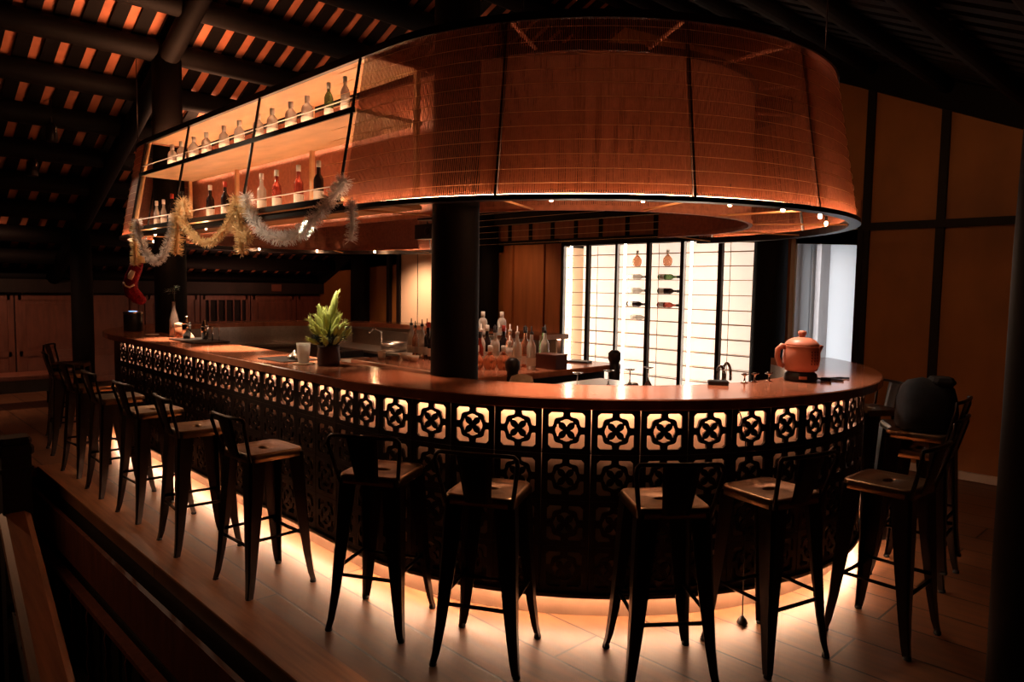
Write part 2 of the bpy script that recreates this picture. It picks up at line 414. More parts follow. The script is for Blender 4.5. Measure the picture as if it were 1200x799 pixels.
# white doorway in a niche
q = MB()
for (c_, d_) in (((.12, YB + .30, 1.24), (.04, .40, 2.48)), ((.80, YB + .30, 1.24), (.04, .40, 2.48)), ((.46, YB + .30, 2.48), (.72, .40, .04)), ((.46, YB + .53, 1.24), (.72, .05, 2.48))):
    q.box(c_, d_)
dr = struct(q.obj('door_1', M['white']), 'pale cool-lit doorway beside the orange wall', 'door')
MB().box((.465, YB + .44, 1.21), (.62, .04, 2.40), bev=.005).obj('door_leaf', M['white'], dr)
q = MB(); q.box((.33, YB + .30, 1.21), (.05, .22, 2.40)); q.obj('door_post', M['greydoor'], dr)
MB().box((.82, YB - .02, 1.14), (.05, .06, 2.28)).obj('door_frame', M['batten'], dr)

# ------------------------------------------------------------------ wine cabinet (backlit)
cabt = thing('wine_cabinet', 'tall backlit glass-fronted wine cabinet along the back wall', 'cabinet', (-1.64, YB, 0))
def C(name, mm, boxes, bev=0.):
    q = MB()
    for (c_, d_) in boxes: q.box((c_[0] + 1.64, c_[1] - YB, c_[2]), d_, bev=bev)
    return q.obj(name, mm, cabt)
C('carcass', M['darkwood'], [((-1.64, YB + .42, 1.13), (2.84, .04, 2.26)), ((-3.05, YB + .2, 1.13), (.04, .44, 2.26)), ((-.23, YB + .2, 1.13), (.04, .44, 2.26)),
                             ((-1.64, YB + .2, 2.255), (2.8, .44, .04)), ((-1.64, YB + .2, .1), (2.8, .44, .2))])
C('side_lining', M['cream'], [((-3.028, YB + .2, 1.2), (.006, .4, 2.0))])
C('side_lining', M['cream'], [((-.252, YB + .2, 1.2), (.006, .4, 2.0))])
C('light_panel', M['lightbox'], [((-1.64, YB + .385, 1.22), (2.74, .02, 2.02))])
FX = (-3.03, -2.6, -2.13, -1.65, -1.17, -.68, -.25)
for i, x in enumerate(FX):
    wd = .05 if i in (1, 3, 4, 5) else .036
    C('door_frame', M['frame'], [((x, YB - .005, 1.2), (wd, .05, 2.08))])
C('top_rail', M['frame'], [((-1.64, YB - .005, 2.225), (2.8, .05, .03))])
for x in (-2.96, -2.06, -1.10): C('led_strip', M['led_cab'], [((x, YB + .06, 1.22), (.02, .02, 2.0))])
for z in (2.09, 1.93, 1.77, 1.60, 1.43, 1.27, 1.10, .93, .76, .59, .42):
    C('glass_shelf', M['shelfrod'], [((-1.64, YB + .05, z - .004), (2.74, .008, .008)), ((-1.64, YB + .10, z - .003), (2.74, .006, .005)), ((-1.64, YB + .19, z - .003), (2.74, .006, .005))])
for x in (-2.5, -1.55, -.6): C('wire_upright', M['frame'], [((x, YB + .06, 1.2), (.005, .005, 2.0))])

# ------------------------------------------------------------------ bar counter
bar = thing('bar_counter', 'long oval bar counter with lit pierced-tile front', 'bar counter', (0, 0, 0))
RO, RI, ZT = 2.05, 1.56, 1.133
RP = 1.95                       # face of the pierced panels
END = 55.
pth = stad(1., END, -1.9, k=48)
def path(Rr): return stad(Rr, END, -1.9, k=48)
P0 = [(x, y, nx, ny) for (x, y, nx, ny) in path(RO)]
MB().sweep(P0, [(-.006, ZT), (0, ZT - .006), (0, ZT - .05), (-.006, ZT - .055), (RI - RO, ZT - .055), (RI - RO, ZT)], True).obj('countertop', M['top'], bar)
MB().sweep(path(RP), [(.012, ZT - .055), (.012, ZT - .06), (-.03, ZT - .06), (-.03, ZT - .055)], True).obj('top_rail', M['frame'], bar)
MB().sweep(path(RP), [(.02, .146), (.02, .128), (-.115, .128), (-.115, .146)], True).obj('foot_trim', M['frame'], bar)
MB().sweep(path(RP), [(-.075, .128), (-.075, 0), (-.12, 0), (-.12, .128)], True).obj('plinth', M['plinth'], bar)
MB().sweep(path(RP), [(-.012, .127), (-.012, .122), (-.032, .122), (-.032, .127)], True).obj('led_strip', M['led_floor'], bar)
MB().sweep(path(RP), [(-.095, ZT - .056), (-.095, .14), (-.115, .14), (-.115, ZT - .056)], True).obj('backing_sheet', M['cream'], bar)
MB().sweep(path(RP), [(-.045, ZT - .057), (-.045, ZT - .064), (-.06, ZT - .064), (-.06, ZT - .057)], True).obj('led_strip', M['led_front'], bar)
MB().sweep(path(RP), [(-.03, .846), (-.03, .838), (-.085, .838), (-.085, .846)], True).obj('added_light_baffle', M['frame'], bar)  # added hidden baffle, dims the led light on the lower tile rows
# inside of the counter: steel-faced shelf
MB().sweep(path(RI), [(.02, ZT - .055), (.02, .05), (.0, .05), (.0, ZT - .055)], True).obj('inner_panel', M['steel'], bar)
MB().sweep(path(RI), [(-.34, .86), (-.0, .86), (-.0, .83), (-.34, .83)], True).obj('work_shelf', M['steel'], bar)

def tile_holes():
    H = []
    a = .0885
    def rot(ps, q): 
        c_, s_ = [(1, 0), (0, 1), (-1, 0), (0, -1)][q]
        return [(x * c_ - y * s_, x * s_ + y * c_) for x, y in ps]
    ro_, ri = .86, .66
    corner = [(.24, 1.0), (.84, 1.0), (1.0, .84), (1.0, .24), (.97, .19), (.90, .20)]
    t0, t1 = 15, 75
    for i in range(15):
        t = t0 + (t1 - t0) * i / 14
        rr_ = .845 + .045 * math.cos(R(t * 8))
        corner.append((rr_ * math.cos(R(t)), rr_ * math.sin(R(t))))
    corner += [(.20, .90), (.19, .97)]
    inner = [(0, .19), (.06, .31), (.15, .41), (.27, .45), (.36, .455), (.33, .52), (.22, .545), (.14, .60), (0, .63)]
    inner = inner + [(-x, y) for x, y in inner[-2:0:-1]]
    for q in range(4):
        H.append([(x * a, y * a) for x, y in rot(corner, q)])
        H.append([(x * a, y * a) for x, y in rot(inner, q)])
    return H
def lattice_mesh(wd, rows):
    bm = bmesh.new(); h = .2315; hw = wd / 2 - .0022
    for r in range(rows):
        zc = ZT - .059 - h / 2 - r * h
        edges = []
        def loop(ps):
            vs = [bm.verts.new((x, 0, zc + z)) for x, z in ps]
            for i in range(len(vs)): edges.append(bm.edges.new((vs[i], vs[(i + 1) % len(vs)])))
        loop([(-hw, -h / 2 + .001), (hw, -h / 2 + .001), (hw, h / 2 - .001), (-hw, h / 2 - .001)])
        for q in tile_holes(): loop(q)
        bmesh.ops.triangle_fill(bm, use_beauty=True, use_dissolve=False, edges=edges)
    geo = bmesh.ops.extrude_face_region(bm, geom=bm.faces[:])
    for v in [g for g in geo['geom'] if isinstance(g, bmesh.types.BMVert)]: v.co.y += .013
    bmesh.ops.recalc_face_normals(bm, faces=bm.faces)
    me = bpy.data.meshes.new('lattice_panel'); bm.to_mesh(me); bm.free(); me.materials.append(M['iron']); return me
lp = lattice_mesh(.2425, 4); lpa = lattice_mesh(.24, 4)
for k in range(18):            # straight front
    link('lattice_panel', lp, bar, (-.045 - .2425 * k, -RP, 0), 0)
da = math.degrees(.24 / RP)
for k in range(20):            # round the near end
    a = -90 + 4.1 + da * k
    if a > END - 2: break
    link('lattice_panel', lpa, bar, (RP * math.cos(R(a)), RP * math.sin(R(a)), 0), R(a + 90))
# closed sheet round the far end and the far side
far = [p for p in arc(-LEN, RP, -92.5, -270, 36)] + [(-LEN + (LEN - 1.9) * i / 6, RP, 0, 1) for i in range(1, 7)]
MB().sweep(far, [(0, ZT - .066), (0, .14), (-.03, .14), (-.03, ZT - .066)], True).obj('plain_panel', M['body'], bar)

# ------------------------------------------------------------------ hanging canopy
ZB, ZH, RB, RH, RK = 2.12, 3.02, 1.86, 1.70, 1.2
can = thing('hanging_canopy', 'huge oval hanging canopy of woven bamboo blinds above the bar', 'canopy', (0, 0, 0))
def spl(z): return RB + (RH - RB) * (z - ZB) / (ZH - ZB)
GX0, GX1 = -.14, -3.6           # the canopy is open along the far side between these
def cpath(Rr): return [(GX0, Rr, 0, 1)] + stad(Rr, 90, GX1, k=48)
def ring(name, Rr, prof, mm): return MB().sweep(cpath(Rr), prof, True).obj(name, mm, can)
ring('lower_rim', RB, [(.02, ZB - .012), (.02, ZB - .037), (-.05, ZB - .037), (-.05, ZB + .014), (-.044, ZB + .014), (-.044, ZB - .012)], M['frame'])
ring('upper_rim', RH, [(.015, ZH + .02), (.015, ZH - .02), (-.015, ZH - .02), (-.015, ZH + .02)], M['frame'])
LEDP = [(-.018, ZB - .005), (-.018, ZB - .011), (-.034, ZB - .011), (-.034, ZB - .005)]
MB().sweep(arc(0, RB, 90, -90, 48) + [(-.25, -RB, 0, -1)], LEDP, True).obj('led_strip', M['led_rim'], can)
MB().sweep(arc(-LEN, RB, -90, -270, 48) + [(GX1, RB, 0, 1)], LEDP, True).obj('led_strip', M['led_rim'], can)
ring('inner_rim', RK, [(.012, ZB + .01), (.012, ZB - .02), (-.012, ZB - .02), (-.012, ZB + .01)], M['skirt'])
ring('inner_top_rim', RK, [(.012, ZH + .02), (.012, ZH - .02), (-.012, ZH - .02), (-.012, ZH + .02)], M['frame'])
def splints(name, pts, width, z0, z1, r0, r1, mm, thick=.0022):
    q = MB()
    for (cx, cy, nx, ny) in pts:
        tx, ty = -ny, nx; w2 = width / 2 * random.uniform(.9, 1.1); j = random.uniform(-.0006, .0006)
        vs = []
        for (z, r_) in ((z0, r0), (z1, r1)):
            for (a, b) in ((-w2, 0), (w2, 0), (w2, -thick), (-w2, -thick)):
                vs.append((cx + nx * (r_ + b) + tx * (a + j), cy + ny * (r_ + b) + ty * (a + j), z))
        q.add(vs, [(0, 1, 5, 4), (1, 2, 6, 5), (2, 3, 7, 6), (3, 0, 4, 7)])
    return q.obj(name, mm, can)
def arcdirs(cx, a0, a1, step, Rr):
    n = int(abs(R(a1 - a0)) * Rr / step)
    return [(cx, 0, math.cos(R(a0 + (a1 - a0) * (i + .5) / n)), math.sin(R(a0 + (a1 - a0) * (i + .5) / n))) for i in range(n)]
def linedirs(x0, x1, sgn, step):
    n = int(abs(x1 - x0) / step); return [(x0 + (x1 - x0) * (i + .5) / n, 0, 0, sgn) for i in range(n)]
RA = (90, 58, 27, -5, -31.7, -62.7)
bays = [arcdirs(0, RA[i], RA[i + 1], .0118, RB) for i in range(5)] + [(arcdirs(0, RA[5], -90, .0118, RB) + linedirs(0, -.25, -1, .0118)),
        (arcdirs(-LEN, -90, -135, .0118, RB)), (arcdirs(-LEN, -135, -180, .0118, RB)), (arcdirs(-LEN, 180, 135, .0118, RB)), (arcdirs(-LEN, 135, 90, .0118, RB)),
        (linedirs(-LEN, GX1, 1, .0118)), (linedirs(GX0, 0, 1, .0118))]
for b in bays: splints('woven_blind', b, .0054, ZB - .012, ZH, RB - .004, RH, M['blind'])
for b in (arcdirs(0, 90, -90, .0120, RK), linedirs(0, -LEN, -1, .0120), arcdirs(-LEN, -90, -270, .0120, RK), linedirs(-LEN, GX1, 1, .0120), linedirs(GX0, 0, 1, .0120)):
    splints('inner_skirt', b, .0100, ZB - .01, ZH, RK, RK, M['skirt'])
q = MB()
def stringring(z, r_, a=False):
    q.tube([(x, y, z) for (x, y, nx, ny) in (stad(r_, 90, -LEN, k=40)[:42] + [(-.25, -r_, 0, 0)])], .0016, 4, caps=False)
    q.tube([(x, y, z) for (x, y, nx, ny) in arc(-LEN, r_, -90, -270, 40)] + [(0, r_, z)], .0016, 4, caps=False)
for i in range(13):
    z = ZB + .045 + i * .072; stringring(z, spl(z) + .002)
q.obj('blind_string', M['string'], can)
def rodpt(a, cx, z, r_): return (cx + r_ * math.cos(R(a)), r_ * math.sin(R(a)), z)
ribs = [(a, 0) for a in RA] + [(a, -LEN) for a in (-135, -180, 135, 90)]
for (a, cx) in ribs:
    MB().tube([rodpt(a, cx, ZB - .01, RB - .012), rodpt(a, cx, ZH, RH - .012)], .010, 6).obj('rib', M['frame'], can)
for (a, cx) in ribs + [(-90, -.25), (-90, -LEN)]:
    MB().tube([rodpt(a, cx, ZB - .022, RB - .03), rodpt(a, cx, ZB - .012, RK)], .006, 6).obj('lower_strut', M['string'], can)
    MB().tube([rodpt(a, cx, ZH, RH), rodpt(a, cx, ZH, RK)], .012, 6).obj('upper_strut', M['skirt'], can)
for (a, cx) in ((6, 0), (-60, 0), (60, 0), (-100, -LEN), (-180, -LEN), (100, -LEN)):
    p = rodpt(a, cx, ZH, RH); MB().tube([p, (p[0], p[1], roofz(p[0]) - .05)], .004, 6).obj('hanging_wire', M['stooldark'], can)

# bulbs hanging inside the canopy
bulb = thing('hanging_bulb', 'bulb', 'light bulb', (0, 0, 0))
MB().lathe([(.003, .034), (.008, .037), (.011, .046), (.009, .056), (.006, .062)], 12, (0, 0, -.062)).obj('glass', M['bulb'], bulb)
MB().lathe([(.009, 0), (.010, .03), (.005, .036)], 12, (0, 0, 0)).obj('socket', M['cap'], bulb)
MB().tube([(0, 0, .03), (0, 0, .09)], .002, 5).obj('cord', M['cap'], bulb)
bpos = []
for a in (-54.5, -38.5, -21.5, -7.5, 10, 28): bpos.append(rodpt(a, 0, ZB + .002, 1.68))
for x in (-2.65, -3.9): bpos.append((x, -1.72, ZB + .002))
for a in (-130, 172, 146, 118): bpos.append(rodpt(a, -LEN, ZB + .002, 1.68))
for i, p in enumerate(bpos):
    o = bulb if i == 0 else copy_tree(bulb)
    o.location = p; tag(o, 'small glowing bulb hanging inside the rim of the bamboo canopy', 'light bulb', 'glowing bulbs in the canopy')

# ------------------------------------------------------------------ hanging bottle shelf in the straight bay
shf = thing('hanging_shelf', 'long lit two-tier bottle shelf hung in the side of the canopy', 'shelf', (0, 0, 0))
def yout(z): return -spl(z)
X0, X1 = -4.17, -.27
def board(name, z, yb, t=.022):
    q = MB(); q.box(((X0 + X1) / 2, (yout(z) + yb) / 2, z), (X1 - X0, yb - yout(z), t)); q.obj(name, M['shelfwood'], shf)
    q = MB(); q.box(((X0 + X1) / 2, yout(z) - .006, z), (X1 - X0, .014, t + .012)); q.obj('shelf_edge', M['frame'], shf)
board('top_board', 3.03, -1.26); board('shelf_board', 2.69, -1.26); board('shelf_board', 2.155, -1.26)
XP = (-4.15, -3.02, -1.64, -.29)
for x in XP:
    MB().tube([(x, yout(2.14) - .004, 2.14), (x, yout(3.04) - .004, 3.04)], .011, 4).obj('front_post', M['frame'], shf)
    MB().box((x, -1.29, 2.59), (.035, .03, .88)).obj('rear_post', M['shelfwood'], shf)
MB().tube([(X0 + .02, yout(2.16) + .03, 2.165), (X0 + .02, yout(3.02) + .03, 3.02)], .018, 4).obj('end_post', M['shelfwood'], shf)
for z in (2.77, 2.24): MB().tube([(X0, yout(z) - .002, z), (X1, yout(z) - .002, z)], .004, 6).obj('bottle_rail', M['silver'], shf)
for z, zz in ((2.72, 0), (2.18, 0)):
    MB().box(((X0 + X1) / 2, yout(z) + .016, z - .014), (X1 - X0 - .1, .010, .008)).obj('led_strip', M['led_dim'], shf)
    MB().box(((X0 + X1) / 2, -1.285, z - .008), (X1 - X0 - .1, .012, .010)).obj('led_strip', M['led_shelf'], shf)

# ------------------------------------------------------------------ bottles
def prof_bottle(kind):
    if kind == 'squat': return [(.036, 0), (.042, .006), (.043, .12), (.036, .145), (.016, .165), (.014, .195), (.016, .2)], .2
    if kind == 'tall': return [(.032, 0), (.037, .006), (.037, .18), (.030, .205), (.014, .235), (.013, .28), (.015, .285)], .285
    if kind == 'wine': return [(.033, 0), (.037, .006), (.037, .18), (.032, .2), (.016, .225), (.013, .3), (.015, .305)], .305
    if kind == 'round': return [(.030, 0), (.045, .012), (.055, .05), (.052, .085), (.03, .115), (.014, .13), (.013, .165), (.016, .17)], .17
    if kind == 'slim': return [(.026, 0), (.03, .005), (.03, .15), (.014, .2), (.011, .26), (.013, .265)], .265
PROTO = {}
def proto(kind, gm, capm, lab=True, pour=False, sc=1.):
    key = (kind, gm, capm, lab, pour)
    if key in PROTO: return PROTO[key]
    pr, h = prof_bottle(kind)
    me = MB().lathe(pr, 16).mesh('bottle_glass', M[gm])
    rc = pr[-1][0] + .002
    cm = MB()
    if pour: cm.lathe([(rc, h - .005), (rc, h + .012), (.005, h + .018), (.004, h + .06)], 10)
    else: cm.lathe([(rc, h - .03), (rc + .001, h - .028), (rc + .001, h + .018), (rc - .002, h + .02)], 12)
    cme = cm.mesh('cap', M[capm])
    lme = None
    if lab:
        r = max(p[0] for p in pr) + .0012; z0, z1 = h * .10, h * .33
        if kind == 'round': z0, z1 = h * .26, h * .46
        lme = MB().lathe([(r, z0), (r, z1)], 16, cap=False).mesh('label', M['label'])
    PROTO[key] = (me, cme, lme); return PROTO[key]
def bottle(kind, gm, capm, loc, label, group, lab=True, pour=False, name='liquor_bottle', sc=1., lying=False):
    a, b, c_ = proto(kind, gm, capm, lab, pour)
    o = thing(name, label, 'bottle', loc, random.uniform(0, 6.28), group)
    o.scale = (sc, sc, sc)
    if lying: o.rotation_euler = (0, R(90), 0)
    g_ = link('glass', a, o); link('cap', b, o)
    if c_: link('label', c_, g_)
    return o
ORD = ['leftmost', 'second', 'third', 'fourth', 'fifth', 'sixth', 'seventh', 'eighth', 'ninth', 'tenth', 'eleventh', 'twelfth', 'thirteenth', 'fourteenth', 'fifteenth']
up_x = [(x_, 'squat' if i_ < 10 else 'tall') for i_, x_ in enumerate((-3.50, -3.27, -2.98, -2.70, -2.34, -2.05, -1.72, -1.49, -1.21, -.98, -.70, -.50))]
for i, (x, k) in enumerate(up_x):
    gm = 'milk' if i < 10 else ('green' if i == 10 else 'milk')
    bottle(k, gm, 'silver', (x, -1.685, 2.702), ('%s from the left' % ORD[i] if i else 'leftmost') + (' pale clear' if gm == 'milk' else ' green') + ' bottle on the upper shelf tier', 'bottles on the upper hanging shelf', sc=.93 if k == 'squat' else .78)
lo_x = [(-3.84, 'slim', 'milk', 'silver'), (-3.65, 'slim', 'milk', 'silver'), (-3.43, 'wine', 'darkglass', 'foil'), (-3.18, 'wine', 'darkglass', 'cap'), (-2.55, 'wine', 'darkglass', 'silver'), (-2.25, 'wine', 'darkglass', 'foil'),
        (-1.60, 'wine', 'milk', 'silver'), (-1.36, 'wine', 'rose', 'silver'), (-1.04, 'wine', 'rose', 'silver'), (-.77, 'wine', 'darkglass', 'silver')]
for i, (x, k, gm, cm) in enumerate(lo_x):
    bottle(k, gm, cm, (x, -1.72, 2.167), ('%s from the left' % ORD[i] if i else 'leftmost') + {'milk': ' pale', 'darkglass': ' dark', 'rose': ' red tinted'}[gm] + ' bottle on the lower shelf tier', 'bottles on the lower hanging shelf', name='wine_bottle', sc=.88)
# bottles in the cabinet
for i, (x, z, side) in enumerate(((-1.93, 1.935, 'left'), (-1.48, 1.935, 'right'))):
    bottle('round', 'amber', 'silver', (x, YB + .14, z), 'round amber decanter bottle on the top bottle shelf of the lit cabinet, %s one' % side, 'decanters in the cabinet', name='decanter_bottle', lab=False, sc=1.05)
for z, gl, gr, nm in ((1.805, 'milk', 'green', 'second'), (1.635, 'milk', 'darkglass', 'third'), (1.465, 'darkglass', 'rose', 'fourth')):
    for x, g, side in ((-2.06, gl, 'left'), (-1.6, gr, 'right')):
        bottle('wine', g, 'cap', (x, YB + .14, z + .0), '%s wine bottle lying on the %s bottle shelf down in the lit cabinet, %s door' % ({'milk': 'pale', 'green': 'green', 'darkglass': 'dark', 'rose': 'red'}[g], nm, side), 'wine bottles lying in the cabinet', name='wine_bottle', lying=True, sc=.95)
bottle('slim', 'milk', 'silver', (-2.0, YB + .14, 1.3), 'pale bottle lying on the lowest bottle shelf of the lit cabinet', 'wine bottles lying in the cabinet', name='wine_bottle', lying=True)

# ------------------------------------------------------------------ island behind the counter
isl = thing('service_island', 'rectangular wooden work island inside the bar crowded with bottles', 'table', (-1.15, .1, 0))
q = MB(); q.box((0, 0, .975), (1.7, 1.66, .05), bev=.008); q.obj('table_top', M['top'], isl)
q = MB(); q.box((0, 0, .5), (1.5, 1.45, .9)); q.obj('carcass', M['body'], isl)
for sx, sy in ((.80, -.5), (.80, .72)):
    q = MB(); q.lathe([(.05, 0), (.05, .98), (.042, 1.0), (.042, 1.02), (.055, 1.05), (.055, 1.1), (.03, 1.125)], 16, (sx + .06, sy, 0)); q.obj('post', M['leather'], isl)
cnt = {}
G2 = 'bottles crowded on the service island'
rows = [  # x, y, kind, glass, cap, what
 (-.47, -.02, 'tall', 'milk', 'cap', 'tall pale bottle at the right front of the island bottle crowd'), (-.55, -.10, 'tall', 'milk', 'silver', 'tall frosted bottle beside the right front one of the island crowd'),
 (-.60, -.20, 'round', 'amber', 'silver', 'rounded amber decanter, rightmost of the front row by the column'), (-.67, -.28, 'round', 'amber', 'silver', 'rounded amber decanter, second from right in the front row by the column'),
 (-.74, -.36, 'round', 'amber', 'silver', 'rounded amber decanter, third from right in the front row by the column'), (-.81, -.44, 'round', 'amber', 'silver', 'rounded amber decanter nearest the dark column'),
 (-.62, .06, 'tall', 'amber', 'cap', 'amber tall bottle just behind the frosted one on the island'), (-.70, -.04, 'squat', 'milk', 'silver', 'squat clear bottle in the second row of the island crowd'),
 (-.78, -.13, 'tall', 'milk', 'cap', 'pale tall bottle in the second row, black cap'), (-.86, -.22, 'slim', 'rose', 'cap', 'slim reddish bottle in the second row near the column'),
 (-.72, .16, 'wine', 'darkglass', 'cap', 'dark wine bottle in the third row, black cap'), (-.80, .06, 'tall', 'amber', 'silver', 'amber bottle with silver cap in the third row'),
 (-.88, -.03, 'wine', 'milk', 'cap', 'pale wine bottle in the third row'), (-.96, -.12, 'tall', 'milk', 'silver', 'pale tall bottle in the third row, silver cap'),
 (-.62, .28, 'wine', 'green', 'cap', 'bright green bottle towering over the island crowd'), (-.55, .22, 'tall', 'milk', 'cap', 'pale bottle standing right of the green one'),
 (-.94, .12, 'wine', 'darkglass', 'foil', 'dark wine bottle with red foil at the back of the crowd'), (-1.04, .02, 'wine', 'darkglass', 'silver', 'dark wine bottle with silver foil at the back of the crowd')]
for (x, y, k, gm, cm, lb) in rows: bottle(k, gm, cm, (x, y, 1.0), lb, G2, lab=(k != 'round'), pour=(k in ('tall', 'squat')), sc=1.0)
rs = thing('bottle_riser', 'two-tier wire riser holding clear bottles just right of the column', 'rack', (-1.08, .115, 1.0), R(52))
MB().box((0, 0, .236), (.30, .13, .006)).obj('riser_shelf', M['chrome'], rs)
for sx in (-.14, .14):
    for sy in (-.055, .055): MB().tube([(sx, sy, 0), (sx, sy, .235)], .004, 6).obj('leg', M['chrome'], rs)
# wire riser with a second layer by the column
for i in range(2):
    for j in range(2):
        bottle('squat', 'milk', 'silver', (-1.03 - .1 * i, .18 - .13 * i, 1.0 + .18 * j + (.06 if j else 0)), ('upper' if j else 'lower') + ' clear bottle on the riser, ' + ('right' if i == 0 else 'left') + ' stack', G2, sc=.9)
lefts = [(-2.02, -.06, 'tall', 'milk', 'cap'), (-1.93, -.08, 'slim', 'amber', 'cap'), (-1.88, .02, 'tall', 'amber', 'cap'), (-1.80, -.1, 'tall', 'milk', 'cap'), (-1.75, .02, 'slim', 'milk', 'cap'), (-1.68, -.12, 'wine', 'darkglass', 'foil'), (-1.55, -.18, 'wine', 'darkglass', 'foil'), (-1.63, .05, 'wine', 'green', 'cap')]
for i, (x, y, k, gm, cm) in enumerate(lefts):
    bottle(k, gm, cm, (x, y, 1.0), '%s from the left in the small row left of the column, %s' % (ORD[i] if i else 'first', {'milk': 'clear', 'amber': 'amber', 'darkglass': 'dark with red foil', 'green': 'green'}[gm]), 'bottles left of the column', pour=(cm == 'cap'))
# small things on the island
def bowl(name, x, y, z, r, h, mm, label, cat='bowl'):
    q = MB(); q.lathe([(r * .45, 0), (r * .8, h * .4), (r, h), (r * .93, h), (r * .72, h * .45), (r * .3, h * .2)], 20, (0, 0, 0))
    return tag(link(name, q.mesh(name, mm), None, (x, y, z)), label, cat)
bowl('small_bowl', -1.66, -.38, 1.0, .06, .06, M['paper'], 'pale garnish bowl in front of the small bottle row')
bowl('small_bowl', -1.50, -.42, 1.0, .055, .05, M['cloth'], 'tan garnish bowl beside the column')
cp = thing('white_cup', 'small white cup at the left end of the island', 'cup', (-1.86, -.5, 1.0))
MB().lathe([(.022, 0), (.03, .005), (.036, .065), (.033, .065), (.026, .01)], 16).obj('cup_body', M['paper'], cp)
MB().tube([(.034, 0, .05), (.055, 0, .045), (.055, 0, .022), (.03, 0, .015)], .005, 6).obj('handle', M['paper'], cp)
bx = thing('wooden_box', 'dark brown wooden box right of the island bottles', 'box', (-.42, .16, 1.0), R(4))
q = MB(); q.box((0, 0, .055), (.22, .15, .11), bev=.006); q.obj('box_body', M['box'], bx); MB().box((0, 0, .114), (.225, .155, .012), bev=.003).obj('lid', M['box'], bx)
tag(MB().box((-.60, .72, 1.008), (.20, .12, .016), .3, bev=.004).obj('menu_folder', M['blackplastic']), 'black folder lying at the right of the island', 'folder')
# till / tray trolley at the left of the island
til = thing('cash_till', 'dark till with paper and purple cloth left of the island', 'till', (-2.2, -.62, 0), R(8))
MB().box((0, 0, .93), (.42, .36, .03), bev=.005).obj('tray', M['steel'], til)
MB().box((-.06, .02, 1.0), (.20, .24, .10), bev=.01).obj('till_body', M['blackplastic'], til)
MB().box((.1, .0, .97), (.16, .26, .04), bev=.005).obj('paper_stack', M['paper'], til)
MB().lathe([(.01, 0), (.06, .01), (.055, .05), (.02, .07)], 14, (-.14, -.1, .945)).obj('purple_cloth', M['purple'], til)
for sx in (-.18, .18):
    for sy in (-.15, .15): MB().tube([(sx, sy, 0), (sx, sy, .92)], .012, 8).obj('leg', M['stooldark'], til)
# rolled towel and steel trays behind the counter front
tw = MB(); tw.lathe([(.02, 0), (.07, .008), (.085, .05), (.07, .095), (.03, .11)], 18); tag(link('folded_towel', tw.mesh('folded_towel', M['cloth']), None, (.17, -.76, .966)), 'tan folded towel beside the front post of the island', 'towel')
stn = thing('work_station', 'stainless work station with trays behind the round end of the counter', 'work station', (.40, -.40, 0), R(0))
MB().box((0, 0, .95), (.70, .90, .03), bev=.005).obj('top', M['steel'], stn); MB().box((0, 0, .5), (.64, .85, .86)).obj('body', M['body'], stn)
MB().box((.02, .12, .985), (.34, .5, .04), bev=.008).obj('tray', M['steel'], stn)
# upturned stemmed glasses
gp = thing('stem_glass', 'g', 'glass', (0, 0, 0))
MB().lathe([(.045, 0), (.043, .002), (.020, .05), (.006, .075), (.004, .08)], 18, cap=False).obj('bowl', M['glass'], gp)
MB().tube([(0, 0, .075), (0, 0, .155)], .004, 8).obj('stem', M['glass'], gp)
MB().lathe([(.006, .150), (.034, .158), (.035, .162), (.004, .163)], 18).obj('foot', M['glass'], gp)
gx = [(.62, -.72), (.66, -.46), (.695, -.28), (.70, -.08), (1.02, .36)]
for i, (x, y) in enumerate(gx):
    o = gp if i == 0 else copy_tree(gp)
    o.location = (x, y, .9655 if i < 4 else .862); tag(o, 'upturned stemmed glass behind the counter, %s' % ['leftmost, by the towel', 'second from the left', 'third from the left', 'fourth from the left', 'rightmost, before the lit cabinet'][i], 'glass', 'upturned stem glasses')
# gooseneck taps
for i, (x, y) in enumerate(((.95, .46), (1.03, .24))):
    t = thing('gooseneck_tap', ['chrome gooseneck tap left of its twin, before the lit cabinet', 'chrome gooseneck tap nearest the kettle'][i], 'tap', (x, y, .86), R(-40), 'gooseneck taps')
    MB().tube([(0, 0, 0), (0, 0, .22)] + [(.07 - .07 * math.cos(R(a)), 0, .22 + .07 * math.sin(R(a))) for a in range(20, 181, 20)] + [(.14, 0, .18)], .010, 8).obj('spout', M['chrome'], t)
    MB().lathe([(.024, 0), (.024, .04), (.014, .05)], 12).obj('base', M['chrome'], t)
stn2 = thing('sink_unit', 'stainless sink unit under the taps inside the round end', 'sink', (.85, .36, 0), R(-70))
MB().box((0, 0, .84), (.6, .4, .04), bev=.006).obj('basin_top', M['steel'], stn2); MB().box((0, 0, .42), (.56, .36, .82)).obj('cabinet_body', M['body'], stn2)

# stainless bar-back on the far side with shakers
bb = thing('steel_bench', 'stainless back bench with splashback inside the far end of the bar', 'work bench', (-3.6, .75, 0))
MB().box((0, 0, .88), (2.3, .5, .03), bev=.005).obj('bench_top', M['steel'], bb); MB().box((0, 0, .44), (2.2, .45, .84)).obj('bench_body', M['body'], bb)
MB().box((0, .24, .99), (2.3, .02, .19)).obj('splashback', M['steel'], bb)
MB().lathe([(.13, 0), (.15, .01), (.15, .1), (.14, .1), (.135, .02)], 24, (.2, -.05, .895)).obj('basin_rim', M['steel'], bb)
MB().lathe([(.10, 0), (.115, .01), (.115, .12), (.105, .12), (.10, .02)], 24, (.62, -.02, .895)).obj('ice_bucket', M['chrome'], bb)
MB().tube([(-.3, .12, .9), (-.3, .12, 1.08), (-.3, .02, 1.13), (-.3, -.06, 1.08)], .012, 8).obj('tap', M['chrome'], bb)
